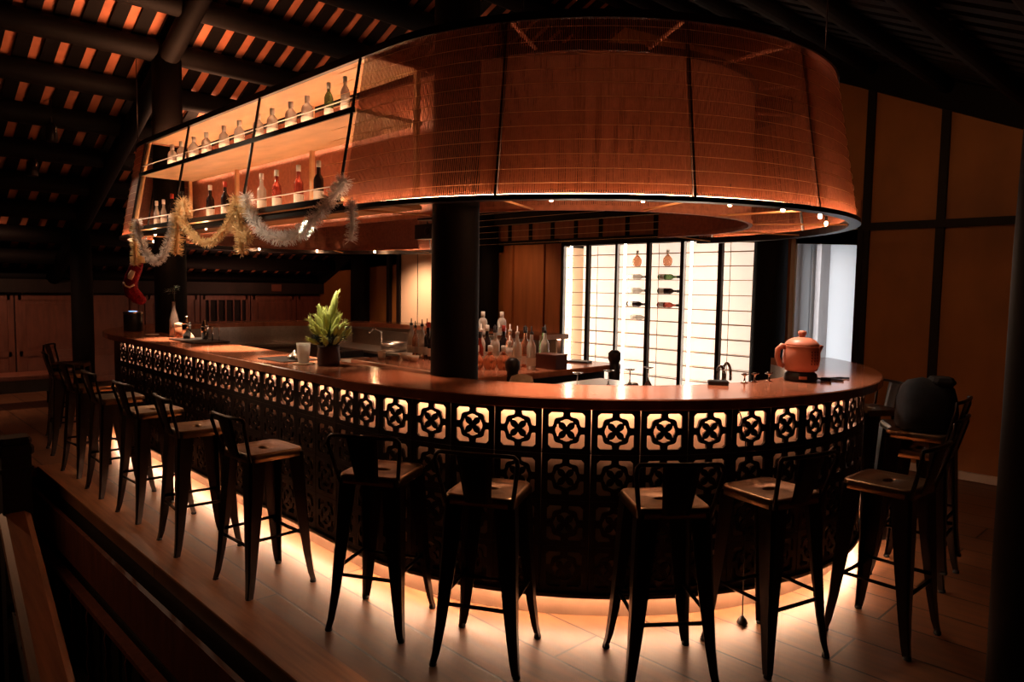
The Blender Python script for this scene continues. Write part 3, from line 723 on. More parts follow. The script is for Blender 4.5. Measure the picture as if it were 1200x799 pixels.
def shaker(x, y, z, s, label):
    o = thing('cocktail_shaker', label, 'shaker', (x, y, z), 0, 'cocktail shakers at the work bench'); o.scale = (s, s, s)
    MB().lathe([(.03, 0), (.034, .004), (.044, .13), (.043, .135)], 18).obj('tin', M['chrome'], o)
    MB().lathe([(.043, .134), (.036, .16), (.022, .178), (.02, .2), (.015, .21)], 18).obj('lid', M['chrome'], o)
tray = tag(MB().box((-2.95, -1.68, ZT + .006), (.62, .3, .012), bev=.004).obj('bar_mat', M['blackplastic']), 'black rubber bar mat on the counter by the shakers', 'mat')
shaker(-3.18, -1.70, ZT + .012, .95, 'tallest chrome shaker on the bar mat, right of the bottle vase')
shaker(-3.02, -1.60, ZT + .012, .8, 'small chrome shaker behind the tall one on the bar mat')
jg = thing('measuring_glass', 'tan topped measuring glass on the bar mat left of the shakers', 'glass', (-3.32, -1.72, ZT + .012))
MB().lathe([(.026, 0), (.03, .004), (.034, .10), (.031, .10), (.027, .01)], 16).obj('glass_body', M['amber'], jg)
MB().lathe([(.034, .10), (.036, .105), (.034, .13), (.02, .135)], 16).obj('lid', M['cloth'], jg)
rk = thing('tool_rack', 'thin metal bar tool rack on the bar mat', 'rack', (-2.80, -1.62, ZT + .012))
for dx in (-.07, .07): MB().tube([(dx, -.03, 0), (dx, -.03, .12), (dx, .03, .12), (dx, .03, 0)], .004, 6).obj('frame_hoop', M['chrome'], rk)
MB().tube([(-.07, 0, .12), (.07, 0, .12)], .004, 6).obj('cross_bar', M['chrome'], rk)

# ------------------------------------------------------------------ things on the counter
can_ = thing('black_canister', 'black canister with a bluish lit top at the far end of the counter', 'canister', (-4.62, -1.72, ZT))
MB().lathe([(.085, 0), (.09, .006), (.09, .17), (.085, .18)], 24).obj('canister_body', M['blackplastic'], can_)
MB().lathe([(.092, .18), (.095, .185), (.092, .2), (.02, .205)], 24).obj('lid', M['steel'], can_)
MB().lathe([(.04, .206), (.04, .209)], 16).obj('display', M['screen'], can_)
vs_ = thing('bottle_vase', 'clear bottle used as a vase holding a dark sprig', 'vase', (-3.55, -1.68, ZT))
MB().lathe([(.034, 0), (.042, .006), (.042, .16), (.030, .21), (.016, .26), (.014, .33), (.017, .335), (.012, .335), (.010, .26), (.03, .17), (.034, .02)], 18).obj('glass', M['vaseglass'], vs_)
MB().lathe([(.032, .012), (.038, .02), (.038, .09), (.02, .092)], 16).obj('water', M['glass'], vs_)
q = MB(); q.tube([(0, 0, .02), (.004, 0, .25), (.01, .004, .40), (.03, 0, .46)], .003, 5); q.tube([(.008, 0, .36), (-.05, .01, .43), (-.13, .0, .425)], .002, 5); q.tube([(.01, 0, .39), (.05, .0, .47)], .002, 5)
q.obj('stem', M['leafdark'], vs_)
q = MB()
for (ax, az) in [(-.13, .425), (-.10, .43), (-.07, .43), (.03, .46), (.05, .475), (.02, .43), (.04, .445), (-.04, .41), (.07, .47), (.0, .45)]:
    for _ in range(5):
        a = random.uniform(0, 6.28); l = random.uniform(.03, .055); e = random.uniform(-.3, .6)
        d = Vector((math.cos(a) * math.cos(e), math.sin(a) * math.cos(e), math.sin(e))); p = Vector((ax, random.uniform(-.02, .02), az))
        q.tube([p, p + d * l * .5, p + d * l], [.002, .006, .0008], 5, flat=.3)
q.obj('leaves', M['leafdark'], vs_)
lt = tag(MB().lathe([(.06, 0), (.062, .004), (.03, .006)], 20, (0, 0, 0)).obj('x', M['paper']), 'folded paper lying on the counter beside the sprig bottle', 'paper'); lt.name = 'paper_coaster'; lt.location = (-3.98, -1.74, ZT + .0005); lt['label'] = 'round pale paper coaster on the counter left of the sprig bottle'; lt['category'] = 'coaster'
nt_ = thing('menu_card', 'pale folded menu card standing just right of the sprig bottle', 'menu', (-3.40, -1.60, ZT), R(25))
q = MB(); q.add([(-.07, 0, 0), (.07, 0, 0), (-.07, .02, .12), (-.071, 0, 0.001), (.069, 0.003, 0.001), (-.071, .023, .12)], [(0, 1, 2), (5, 4, 3), (0, 3, 4, 1), (1, 4, 5, 2), (2, 5, 3, 0)]); q.obj('card', M['paper'], nt_)
# potted foliage
pl = thing('potted_plant', 'bushy yellow-green foliage in a brown pot on the counter', 'plant', (-.58, -1.76, ZT))
MB().lathe([(.058, 0), (.068, .006), (.074, .05), (.066, .11), (.07, .13), (.06, .13), (.05, .10)], 20).obj('pot', M['pot'], pl)
q = MB(); qd = MB()
def sprig(qq, base, d, l, w):
    d = d.normalized(); base = Vector(base)
    side = d.cross(Vector((0, 0, 1))); side = side.normalized() if side.length > .01 else Vector((1, 0, 0))
    pts = [base + d * l * t + Vector((0, 0, .25 * l * t * t)) for t in (0, .2, .45, .7, .88, 1.)]
    qq.tube(pts, [w * .25, w * .7, w, w * .95, w * .6, w * .12], 7)
    for i in range(26):
        t = random.uniform(.2, .98); p = base + d * l * t + Vector((0, 0, .25 * l * t * t))
        a = random.uniform(0, 6.28); e2 = side.cross(d)
        r = (side * math.cos(a) + e2 * math.sin(a)); tip = p + r * w * 1.5 + d * w * 1.3
        b = d.cross(r) * w * .22; qq.add([p + r * w * .5 - b, p + r * w * .5 + b, tip], [(0, 1, 2)])
for (az, el, l, hb, w_) in ([(i * 60 + 10, 8 + (i % 2) * 10, .13, .15, .021) for i in range(6)] + [(i * 45 + 30, 32 + (i % 3) * 6, .15, .17, .021) for i in range(8)]
                       + [(i * 60 + 5, 52 + (i % 2) * 8, .15, .20, .021) for i in range(6)] + [(i * 90 + 40, 70, .13, .24, .02) for i in range(4)] + [(i * 52, 24, .11, .20, .019) for i in range(7)]):
    az = R(az + random.uniform(-12, 12)); el = R(el + random.uniform(-6, 6)); l *= random.uniform(.8, 1.12)
    d = Vector((math.cos(az) * math.cos(el), math.sin(az) * math.cos(el), math.sin(el)))
    sprig(q, (d.x * .02, d.y * .02, hb - .01), d, l, w_ * random.uniform(.85, 1.1))
sprig(q, (.01, .01, .27), Vector((.16, .16, 1)), .17, .024); sprig(q, (-.03, -.02, .26), Vector((-.2, -.2, 1)), .11, .019)
q.obj('leaves', M['leaf'], pl)
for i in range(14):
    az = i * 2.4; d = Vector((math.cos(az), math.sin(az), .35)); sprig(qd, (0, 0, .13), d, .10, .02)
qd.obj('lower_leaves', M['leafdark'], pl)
cd = thing('frosted_tumbler', 'frosted pale glass tumbler left of the potted foliage', 'glass', (-.74, -1.85, ZT + .006))
MB().lathe([(.028, 0), (.034, .004), (.043, .115), (.045, .13), (.04, .13), (.037, .112), (.03, .012)], 12).obj('glass_body', M['candle'], cd)
tag(MB().lathe([(.06, 0), (.07, .003), (.07, .006), (.05, .006)], 20).obj('coaster', M['cloth']), 'tan coaster under the frosted tumbler', 'coaster').location = (-.74, -1.85, ZT)
ls = thing('lemon_squeezer', 'small dark metal squeezer lying on the counter left of the tumbler', 'squeezer', (-.86, -1.74, ZT), R(-20))
MB().lathe([(.045, 0), (.05, .008), (.035, .03), (.012, .045), (.006, .06)], 16).obj('press', M['steel'], ls); MB().tube([(.04, 0, .02), (.11, 0, .012), (.15, 0, .012)], .007, 6).obj('handle', M['stooldark'], ls)
tag(MB().box((-1.06, -1.80, ZT + .004), (.34, .26, .008), R(4), bev=.003).obj('drip_mat', M['blackplastic']), 'black drip mat on the counter under the metal squeezer', 'mat')
ls.location = (-1.0, -1.78, ZT + .008)

# kettle
kt = thing('clay_kettle', 'rounded red clay kettle with lid at the right end of the counter', 'kettle', (1.70, .02, ZT + .055), R(45))
body = [(.075, 0), (.088, .006), (.100, .04), (.104, .08), (.100, .12), (.094, .142), (.098, .152), (.088, .152), (.08, .14)]
MB().lathe(body, 32).obj('kettle_body', M['clay'], kt)
MB().lathe([(.096, .152), (.095, .160), (.075, .182), (.045, .196), (.012, .2)], 32).obj('lid', M['clay'], kt)
MB().lathe([(.018, .198), (.016, .205), (.024, .218), (.024, .232), (.012, .238)], 16).obj('lid_knob', M['clay'], kt)
MB().tube([(-.088, 0, .140), (-.115, 0, .146), (-.138, 0, .125), (-.140, 0, .08), (-.125, 0, .04), (-.1, 0, .028)], [.013, .013, .012, .011, .011, .010], 10, flat=1.4).obj('handle', M['clay'], kt)
q = MB(); q.add([(.085, -.035, .10), (.085, .035, .10), (.128, 0, .150), (.088, -.04, .152), (.088, .04, .152), (.097, 0, .07), (.120, -.012, .152), (.120, .012, .152)],
               [(5, 1, 2), (5, 2, 0), (0, 2, 6, 3), (1, 4, 7, 2), (2, 7, 6), (0, 5, 1)]); q.obj('spout', M['clay'], kt)
q = MB()
for cidx, az in enumerate((-78, -67, -56)):
    for r_ in range(5):
        a = R(az); z = .118 - r_ * .017
        rr_ = (.1025 + .0022 * (1 - abs(z - .08) / .04))
        c_ = Vector((math.cos(a) * (rr_ + .0006), math.sin(a) * (rr_ + .0006), z)); t = Vector((-math.sin(a), math.cos(a), 0))
        for (du, dz, wu, wz) in ((0, .004, .005, .0015), (0, -.001, .004, .0013), (0, 0, .0012, .006), (.003, -.003, .002, .0012)):
            p = c_ + t * du + Vector((0, 0, dz))
            q.add([p - t * wu + Vector((0, 0, -wz)), p + t * wu + Vector((0, 0, -wz)), p + t * wu + Vector((0, 0, wz)), p - t * wu + Vector((0, 0, wz))], [(0, 1, 2, 3)])
q.obj('brushed_characters', M['ink'], kt)
kb = thing('kettle_base', 'black electric base under the clay kettle with its cord', 'kettle base', (1.70, .02, ZT), R(45))
MB().lathe([(.088, 0), (.094, .006), (.09, .04), (.078, .05), (.076, .055)], 28).obj('base_body', M['blackplastic'], kb)
MB().box((-.02, -.090, .024), (.045, .006, .018), R(-12), bev=.002).obj('switch', M['clay'], kb)
MB().tube([(.085, 0, .015), (.16, .03, .006), (.24, -.02, .006), (.20, .08, .006), (.28, .12, .006), (.33, .10, .006)], .006, 6).obj('cord', M['blackplastic'], kb)
MB().box((.14, -.02, .012), (.06, .03, .022), R(-20), bev=.005).obj('plug', M['blackplastic'], kb)
tag(MB().box((1.50, -.56, ZT + .0125), (.11, .06, .025), R(35), bev=.005).obj('black_box', M['blackplastic']), 'small flat black box on the counter left of the kettle', 'box')
for i, (x, y) in enumerate(((1.55, -.36), (1.57, -.28), (1.61, -.19))):
    t = thing('metal_stand', ['small chrome stand, left of the three before the kettle', 'small chrome stand, middle of the three before the kettle', 'small chrome stand nearest the kettle'][i], 'stand', (x, y, ZT), .4 * i, 'small chrome stands by the kettle')
    MB().lathe([(.02, 0), (.02, .004), (.006, .008), (.004, .035), (.012, .045), (.010, .055)], 12).obj('stem', M['chrome'], t)
    MB().tube([(-.02, 0, .048), (0, 0, .04), (.022, 0, .052)], .004, 6).obj('clip', M['chrome'], t)

# ------------------------------------------------------------------ bar stools
def stool_parts():
    P = []
    N = 32; hs = .155
    def rr_(h, cr, z, n=N):
        pts = []
        for k in range(4):
            cxs, cys = [(1, 1), (-1, 1), (-1, -1), (1, -1)][k]
            for i in range(n // 4):
                a = R(90 * k + 90 * i / (n // 4 - 1)); pts.append((cxs * (h - cr) + cr * math.cos(a), cys * (h - cr) + cr * math.sin(a), z))
        return pts
    q = MB(); loops = []
    hole = [(.042 * math.cos(2 * PI * (i + .5) / N), .022 * math.sin(2 * PI * (i + .5) / N)) for i in range(N)]
    # rotate hole indices to start near corner direction
    sh = 0
    loops.append([(x, y, .735) for x, y in hole]); loops.append([(x, y, .752) for x, y in hole]); loops.append([(x * 1.15, y * 1.25, .755) for x, y in hole])
    loops.append(rr_(.11, .05, .754)); loops.append(rr_(.140, .045, .756)); loops.append(rr_(.152, .04, .760)); loops.append(rr_(.158, .04, .752)); loops.append(rr_(.160, .04, .715)); loops.append(rr_(.154, .04, .715)); loops.append(rr_(.150, .04, .745))
    vs = sum(loops, []); fs = []
    for l in range(len(loops) - 1):
        for i in range(N): fs.append((l * N + i, l * N + (i + 1) % N, (l + 1) * N + (i + 1) % N, (l + 1) * N + i))
    q.add(vs, fs, True); P.append(('seat', q.mesh('seat', M['stool'])))
    for sx in (-1, 1):
        for sy in (-1, 1):
            q = MB(); path_ = [(.738, .122, .100), (.62, .130, .094), (.4, .146, .074), (.18, .165, .052), (.06, .180, .040), (.012, .190, .034)]
            rings = []
            for (z, r_, w_) in path_:
                w2 = w_ / 2; cx, cy = sx * r_, sy * r_
                # folded sheet: outer corner rounded, hollow inside
                o = [(cx + sx * w2 * .5, cy + sy * w2 * .5), ]
                ring_ = [(cx + sx * w2 * .72, cy + sy * w2 * .45), (cx + sx * w2 * .45, cy + sy * w2 * .72), (cx - sx * w2 * 1.1, cy + sy * w2 * .62), (cx - sx * w2 * 1.1, cy + sy * w2 * .42), (cx + sx * w2 * .25, cy + sy * w2 * .25), (cx + sx * w2 * .42, cy - sy * w2 * 1.1), (cx + sx * w2 * .62, cy - sy * w2 * 1.1)]
                rings.append([(x, y, z) for x, y in ring_])
            vs = sum(rings, []); n = 7; fs = []
            for i in range(len(rings) - 1):
                for k in range(n): fs.append((i * n + k, i * n + (k + 1) % n, (i + 1) * n + (k + 1) % n, (i + 1) * n + k))
            fs += [tuple(range(n)), tuple((len(rings) - 1) * n + k for k in range(n - 1, -1, -1))]
            q.add(vs, fs); P.append(('leg', q.mesh('leg', M['stooldark'])))
            q = MB(); q.lathe([(.016, 0), (.018, .004), (.016, .018)], 10, (sx * .189, sy * .189, 0)); P.append(('foot_cap', q.mesh('foot_cap', M['rubber'])))
    for (a, b, z) in (((-1, -1), (1, -1), .27), ((-1, 1), (1, 1), .27), ((-1, -1), (-1, 1), .30), ((1, -1), (1, 1), .30)):
        q = MB(); r_ = .158; q.tube([(a[0] * r_, a[1] * r_, z), (b[0] * r_, b[1] * r_, z)], .009, 8); P.append(('stretcher', q.mesh('stretcher', M['stooldark'])))
    # back hoop: tube from the rear corners
    q = MB(); hoop = []
    def bk(x, z): return (x, -.150 - (z - .74) * .26 - .018 * (1 - (x / .19) ** 2), z)
    zt = .955
    for z in (.72, .80, .87, .915): hoop.append((-.150 - (z - .72) * .17, bk(-.15, z)[1] + 0.0, z))
    for a in (30, 60): hoop.append((-.183 + .035 * (1 - math.cos(R(a))), bk(-.18, .92)[1], .92 + .035 * math.sin(R(a))))
    for x in (-.145, -.08, 0, .08, .145): hoop.append(bk(x, zt))
    hoop2 = hoop[:6]; hoop = hoop + [(-x, y_, z) for x, y_, z in hoop2[::-1]]
    q.tube(hoop, .010, 8); P.append(('back_hoop', q.mesh('back_hoop', M['stooldark'])))
    q = MB(); cols = []
    for i in range(6):
        t = i / 5; z = .725 + (zt - .725) * t; wd = .058 + .022 * t
        row = []
        for j in range(5):
            x = -wd + 2 * wd * j / 4; y_ = -.152 - (z - .74) * .26 - .018 * (1 - (x / .19) ** 2) if z > .74 else -.158
            row.append((x, y_, z))
        cols.append(row)
    vs = [p for row in cols for p in row] + [(p[0], p[1] + .003, p[2]) for row in cols for p in row]; fs = []
    for i in range(5):
        for j in range(4):
            a = i * 5 + j; fs.append((a, a + 1, a + 6, a + 5)); fs.append((30 + a + 5, 30 + a + 6, 30 + a + 1, 30 + a))
    for i in range(5): fs.append((i * 5, i * 5 + 5, 35 + i * 5, 30 + i * 5)); fs.append((i * 5 + 4, 34 + i * 5, 39 + i * 5, i * 5 + 9))
    q.add(vs, fs, True); P.append(('back_splat', q.mesh('back_splat', M['stooldark'])))
    return P
SP = stool_parts()
def stool(x, y, rz, label, z=0.):
    o = thing('bar_stool', label, 'bar stool', (x, y, z), rz, 'metal bar stools round the counter')
    last = None
    for nm, me in SP:
        c = link(nm, me, last if nm == 'foot_cap' else o)
        if nm == 'leg': last = c
    return o
G = 'dark metal bar stool '
stool(-.20, -2.38, R(3), G + 'just left of the potted foliage, at the straight side')
stool(-1.03, -2.42, R(-4), G + 'second from the potted foliage towards the far end')
stool(-1.84, -2.42, R(3), G + 'third from the potted foliage towards the far end')
stool(-2.62, -2.43, R(0), G + 'fourth from the potted foliage towards the far end')
stool(-3.38, -2.42, R(5), G + 'fifth from the potted foliage towards the far end')
stool(-4.45, -2.34, R(-6), G + 'at the far bend, second farthest on the left')
stool(-5.42, -2.12, R(-28), G + 'farthest away on the left, round the far bend')
def rad(a): return R(a + 90)
def onarc(ang, Rr, turn, label): return stool(Rr * math.cos(R(ang)), Rr * math.sin(R(ang)), rad(ang) + R(turn), label)
onarc(-74, 2.24, 14, G + 'below the thick column, where the round end begins')
onarc(-58.7, 2.32, -1, G + 'seen from behind, left one of the central two')
onarc(-40, 2.37, 2, G + 'seen from behind, right one of the central two')
onarc(-26.5, 2.29, 12, G + 'whose seat hole shows, below and left of the kettle')
onarc(-10.5, 2.40, 8, G + 'nearest on the right, before the stacked stools')
onarc(33, 2.30, 0, G + 'beyond the stack, below the counter\'s right tip')
onarc(51, 2.33, 6, G + 'farthest round the right end with shining back splat')
a_ = 12.5; p_ = (2.27 * math.cos(R(a_)), 2.27 * math.sin(R(a_)))
stool(p_[0], p_[1], rad(a_) + R(-8), 'dark metal bar stool at the bottom of the stack by the orange wall')
stool(p_[0] + .004, p_[1], rad(a_) + R(-8), 'dark metal bar stool stacked on top of another, carrying the dark bag', .105)
bg = thing('dark_bag', 'dark slumped canvas bag on the stacked stools by the orange wall', 'bag', (p_[0] + .015, p_[1] + .005, .866), R(30))
q = MB(); prof = [(.90, 0), (1.0, .03), (1.02, .10), (.98, .18), (.86, .25), (.66, .285), (.3, .295)]
n = 28; vs = []; fs = []
for i, (r_, z) in enumerate(prof):
    for k in range(n):
        a = 2 * PI * k / n; ca, sa = math.cos(a), math.sin(a)
        rr2 = r_ * (1 + .03 * math.sin(3 * a + i) + .02 * math.sin(5 * a + 2 * i))
        vs.append((rr2 * .155 * math.copysign(abs(ca) ** .62, ca) + .02 * z, rr2 * .115 * math.copysign(abs(sa) ** .62, sa), z + .012 * math.sin(2 * a) * (i > 2)))
for i in range(len(prof) - 1):
    for k in range(n): fs.append((i * n + k, i * n + (k + 1) % n, (i + 1) * n + (k + 1) % n, (i + 1) * n + k))
fs += [tuple(range(n - 1, -1, -1)), tuple((len(prof) - 1) * n + k for k in range(n))]
q.add(vs, fs, True); q.obj('bag_body', M['bag'], bg)
MB().box((.07, -.02, .285), (.12, .16, .05), bev=.02).obj('bag_flap', M['bag'], bg)

# pull cord with a weight under the counter
pc = thing('pull_cord', 'thin black cord with a small weight hanging under the bar front', 'cord', (2.05 * math.cos(R(-25)), 2.05 * math.sin(R(-25)), 0))
MB().tube([(0, 0, .03), (-.02, .03, .5), (-.06, .07, .95), (-.09, .04, 1.076)], .003, 5).obj('cord', M['cap'], pc); MB().lathe([(.02, .0), (.028, .008), (.02, .028), (.005, .045)], 12).obj('weight', M['cap'], pc)

# ------------------------------------------------------------------ bench at the far wall
bn = thing('timber_bench', 'low dark timber bench in front of the far panelled wall', 'bench', (-7.6, -2.9, 0), R(0))
MB().box((0, 0, .40), (.5, 2.3, .06), bev=.01).obj('bench_seat', M['redwood'], bn)
MB().box((.2, 0, .29), (.03, 2.1, .16)).obj('apron', M['darkwood'], bn); MB().box((-.2, 0, .29), (.03, 2.1, .16)).obj('apron', M['darkwood'], bn)
for sx in (-.2, .2):
    for sy in (-1.05, 1.05): MB().lathe([(.035, 0), (.03, .1), (.04, .24), (.035, .37)], 12, (sx, sy, 0)).obj('leg', M['darkwood'], bn)
tag(MB().lathe([(.028, .0), (.03, .5), (.026, 1.1), (.014, 1.55)], 12, (-7.0, -1.05, 0)).obj('furled_pole', M['redwood']), 'thin reddish pole standing beside the far column', 'pole')

# ------------------------------------------------------------------ stair rail in the foreground
sr = thing('stair_balustrade', 'dark wooden newel post and handrail at the lower left corner', 'railing', (-.56, -3.46, -.11))
q = MB(); q.box((0, 0, -.1), (.12, .12, 2.2)); q.box((0, 0, .95), (.145, .145, .05), bev=.012); q.box((0, 0, .992), (.13, .13, .04), bev=.012); q.box((0, 0, .86), (.135, .135, .02)); q.obj('newel_post', M['darkwood'], sr)
def beam(p0, p1, w_, h_):
    q = MB(); p0 = Vector(p0); p1 = Vector(p1); d = (p1 - p0).normalized(); s_ = d.cross(Vector((0, 0, 1))).normalized(); u_ = s_.cross(d)
    vs = []
    for p in (p0, p1):
        for (a, b) in ((-1, -.6), (-1, .6), (-.6, 1), (.6, 1), (1, .6), (1, -.6), (.6, -1), (-.6, -1)): vs.append(p + s_ * a * w_ / 2 + u_ * b * h_ / 2)
    fs = [(7, 6, 5, 4, 3, 2, 1, 0), tuple(range(8, 16))] + [(i, (i + 1) % 8, 8 + (i + 1) % 8, 8 + i) for i in range(8)]
    q.add(vs, fs); return q
off = Vector((-.52, -3.42, 0))
beam(Vector((-.50, -3.43, .62)) - off, Vector((1.75, -3.62, .10)) - off, .125, .09).obj('handrail', M['board'], sr)
beam(Vector((-.50, -3.43, .20)) - off, Vector((1.75, -3.62, -.32)) - off, .06, .06).obj('lower_rail', M['darkwood'], sr)
def baluster(h): return [(.018, 0), (.018, h * .08), (.028, h * .1), (.016, h * .16), (.030, h * .32), (.014, h * .5), (.024, h * .6), (.014, h * .72), (.026, h * .88), (.018, h * .92), (.018, h)]
bme = MB().lathe(baluster(.36), 12).mesh('baluster', M['darkwood'])
for k in range(9):
    t = .08 + k * .11
    p = Vector((-.50, -3.43, .22)).lerp(Vector((1.75, -3.62, -.30)), t); link('baluster', bme, sr, p - off)
wr = thing('well_balustrade', 'turned balusters and rail hanging below the floor edge of the stair opening', 'railing', (0, WY1 - .05, 0))
MB().box((-.75, 0, -.62), (6.1, .07, .05), bev=.008).obj('rail', M['redwood'], wr); MB().box((-.75, 0, -.30), (6.1, .03, .3)).obj('fascia_board', M['redwood'], wr)
bme2 = MB().lathe(baluster(.62), 12).mesh('baluster', M['redwood'])
for k in range(13): link('baluster', bme2, wr, (-3.4 + .44 * k, 0, -1.26))
MB().box((-.75, 0, -1.29), (6.1, .07, .06), bev=.008).obj('bottom_rail', M['darkwood'], wr)

# low table at the bottom edge
tb = thing('low_table', 'corner of a wooden table top at the bottom edge of the picture', 'table', (2.90, -2.93, 0), R(48))
q = MB(); pts = []
for (cx, cy, a0) in ((.36, .15, 0), (-.36, .15, 90), (-.36, -.15, 180), (.36, -.15, 270)):
    for i in range(6): pts.append((cx + .06 * math.cos(R(a0 + 18 * i)), cy + .06 * math.sin(R(a0 + 18 * i))))
q.prism(pts, .70, .735); q.obj('table_top', M['board'], tb)
for sx in (-.34, .34):
    for sy in (-.14, .14): MB().box((sx, sy, .35), (.05, .05, .70)).obj('leg', M['darkwood'], tb)

# ------------------------------------------------------------------ tinsel and stocking
def tinsel(q, pts, r, dens=900):
    P = [Vector(p) for p in pts]; seg = []
    # catmull-rom
    C_ = []
    for i in range(len(P) - 1):
        p0, p1, p2, p3 = P[max(i - 1, 0)], P[i], P[i + 1], P[min(i + 2, len(P) - 1)]
        for k in range(10):
            t = k / 10; C_.append(.5 * ((2 * p1) + (p2 - p0) * t + (2 * p0 - 5 * p1 + 4 * p2 - p3) * t * t + (3 * p1 - p0 - 3 * p2 + p3) * t ** 3))
    C_.append(P[-1])
    q.tube(C_, r * .35, 6)
    L_ = sum((C_[i + 1] - C_[i]).length for i in range(len(C_) - 1))
    for _ in range(int(L_ * dens)):
        i = random.randrange(len(C_) - 1); t = random.random(); p = C_[i].lerp(C_[i + 1], t)
        d = (C_[i + 1] - C_[i]); d = d.normalized() if d.length > 1e-6 else Vector((1, 0, 0))
        v = Vector((random.gauss(0, 1), random.gauss(0, 1), random.gauss(0, 1))); v = (v - d * v.dot(d) * .7).normalized()
        l = r * random.uniform(.75, 1.15); s_ = v.cross(Vector((random.gauss(0, 1), random.gauss(0, 1), random.gauss(0, 1)))).normalized() * .0022
        q.add([p - s_, p + s_, p + v * l + s_ * .6, p + v * l - s_ * .6], [(0, 1, 2, 3)])
YT = -1.93
def T(name, mm, paths, r, label, dens=1500):
    q = MB()
    for ps in paths: tinsel(q, [(x, YT if len(ps[0]) == 2 else 0, z) if True else 0 for (x, z) in ps], r, dens)
    return tag(q.obj(name, mm), label, 'tinsel', 'tinsel garlands on the hanging shelf')
T('tinsel_garland', M['white_tinsel'], [[(-3.74, 2.22), (-3.66, 2.04), (-3.42, 1.87), (-3.22, 1.83), (-3.02, 1.90), (-2.86, 2.05), (-2.76, 2.2)]], .048, 'white tinsel loop at the left end of the hanging shelf')
T('tinsel_garland', M['gold_tinsel'], [[(-3.80, 2.2), (-3.80, 2.0), (-3.80, 1.80)]], .052, 'gold tinsel tail hanging above the red stocking')
T('tinsel_garland', M['gold_tinsel'], [[(-2.72, 2.22), (-2.72, 2.05), (-2.75, 1.88)], [(-2.66, 2.2), (-2.58, 2.3), (-2.5, 2.18)]], .06, 'gold tinsel bunch hanging beside the second shelf post')
T('tinsel_garland', M['gold_tinsel'], [[(-2.62, 2.16), (-2.4, 2.03), (-2.1, 1.95), (-1.85, 2.0), (-1.66, 2.1), (-1.54, 2.2)]], .042, 'gold tinsel swag between the two gold bunches')
T('tinsel_garland', M['gold_tinsel'], [[(-1.58, 2.26), (-1.50, 2.08), (-1.47, 1.86)], [(-1.66, 2.16), (-1.48, 2.2), (-1.34, 2.14)], [(-1.6, 2.05), (-1.46, 2.0), (-1.36, 1.96)]], .055, 'gold tinsel bunch like a star in the middle of the hanging shelf')
T('tinsel_garland', M['white_tinsel'], [[(-1.40, 2.26), (-1.32, 2.12), (-1.12, 1.99), (-.83, 1.94), (-.58, 1.98), (-.40, 2.07), (-.22, 2.16), (-.10, 2.24)]], .055, 'long white tinsel swag sagging below the right half of the shelf')
T('tinsel_garland', M['white_tinsel'], [[(-.03, 2.12), (-.02, 2.0), (-.04, 1.90)]], .042, 'short pale tinsel tail hanging at the corner of the bamboo canopy')
st = thing('hanging_stocking', 'red sequinned Christmas stocking hanging from the shelf corner', 'stocking', (-3.86, -1.93, 1.84))
st.rotation_euler[2] = R(46)
q = MB(); spine = [(.035, 0, .0), (.02, 0, -.07), (-.015, 0, -.15), (-.035, 0, -.22), (-.025, 0, -.29), (.035, 0, -.345), (.085, 0, -.375), (.105, 0, -.385)]
q.tube(spine, [.030, .032, .034, .036, .036, .031, .022, .009], 16, flat=2.); q.obj('sock', M['red'], st)
q = MB(); q.tube([(.042, 0, -.02), (.036, 0, .045)], [.036, .035], 14, flat=1.95); q.obj('cuff', M['gold_tinsel'], st)
q = MB(); q.tube([(.012, -.034, -.09), (-.005, -.036, -.13), (-.02, -.036, -.17)], [.008, .010, .008], 10, flat=3.); q.obj('felt_patch', M['trimwhite'], st)
MB().tube([(-.085, -.026, -.20), (-.06, -.036, -.235), (-.02, -.038, -.245), (.02, -.030, -.22)], .009, 8).obj('felt_band', M['trimwhite'], st)
MB().tube([(.035, 0, .04), (.03, .0, .14), (.02, 0, .34)], .003, 5).obj('hanging_loop', M['red'], st)

# ceiling spotlights, speakers
def spotlight(x, y, z, label, zc):
    o = thing('ceiling_spotlight', label, 'spotlight', (x, y, z), .4, 'dark ceiling spotlights')
    MB().tube([(0, 0, .05), (0, 0, zc - z)], .012, 8).obj('stem', M['stooldark'], o)
    MB().lathe([(.05, -.12), (.06, -.11), (.055, .04), (.02, .07)], 18).obj('lamp_head', M['stooldark'], o)
    MB().tube([(-.065, 0, -.02), (-.065, 0, .06), (0, 0, .09), (.065, 0, .06), (.065, 0, -.02)], .008, 6).obj('bracket', M['chrome'], o)
spotlight(-5.6, -2.2, 3.25, 'dark ceiling spotlight under the far roof slope, upper one', roofz(-5.6) - .05)
spotlight(-6.3, -2.25, 2.95, 'dark ceiling spotlight under the far roof slope, lower one', roofz(-6.3) - .05)
for i, z in enumerate((2.50, 2.28)):
    o = thing('wall_speaker', ['upper black loudspeaker hung on the canopy left of the thick column', 'lower black loudspeaker hung on the canopy left of the thick column'][i], 'loudspeaker', (-3.25, 1.1, z), 0, 'black loudspeakers by the column')
    MB().box((0, 0, 0), (.30 + .1 * i, .16, .17), bev=.008).obj('cabinet', M['blackplastic'], o); MB().lathe([(.05, 0), (.05, .01), (.02, .004)], 18, mx=Matrix.Translation((.05, -.082, 0)) @ Matrix.Rotation(R(90), 4, 'X')).obj('cone', M['leather'], o)

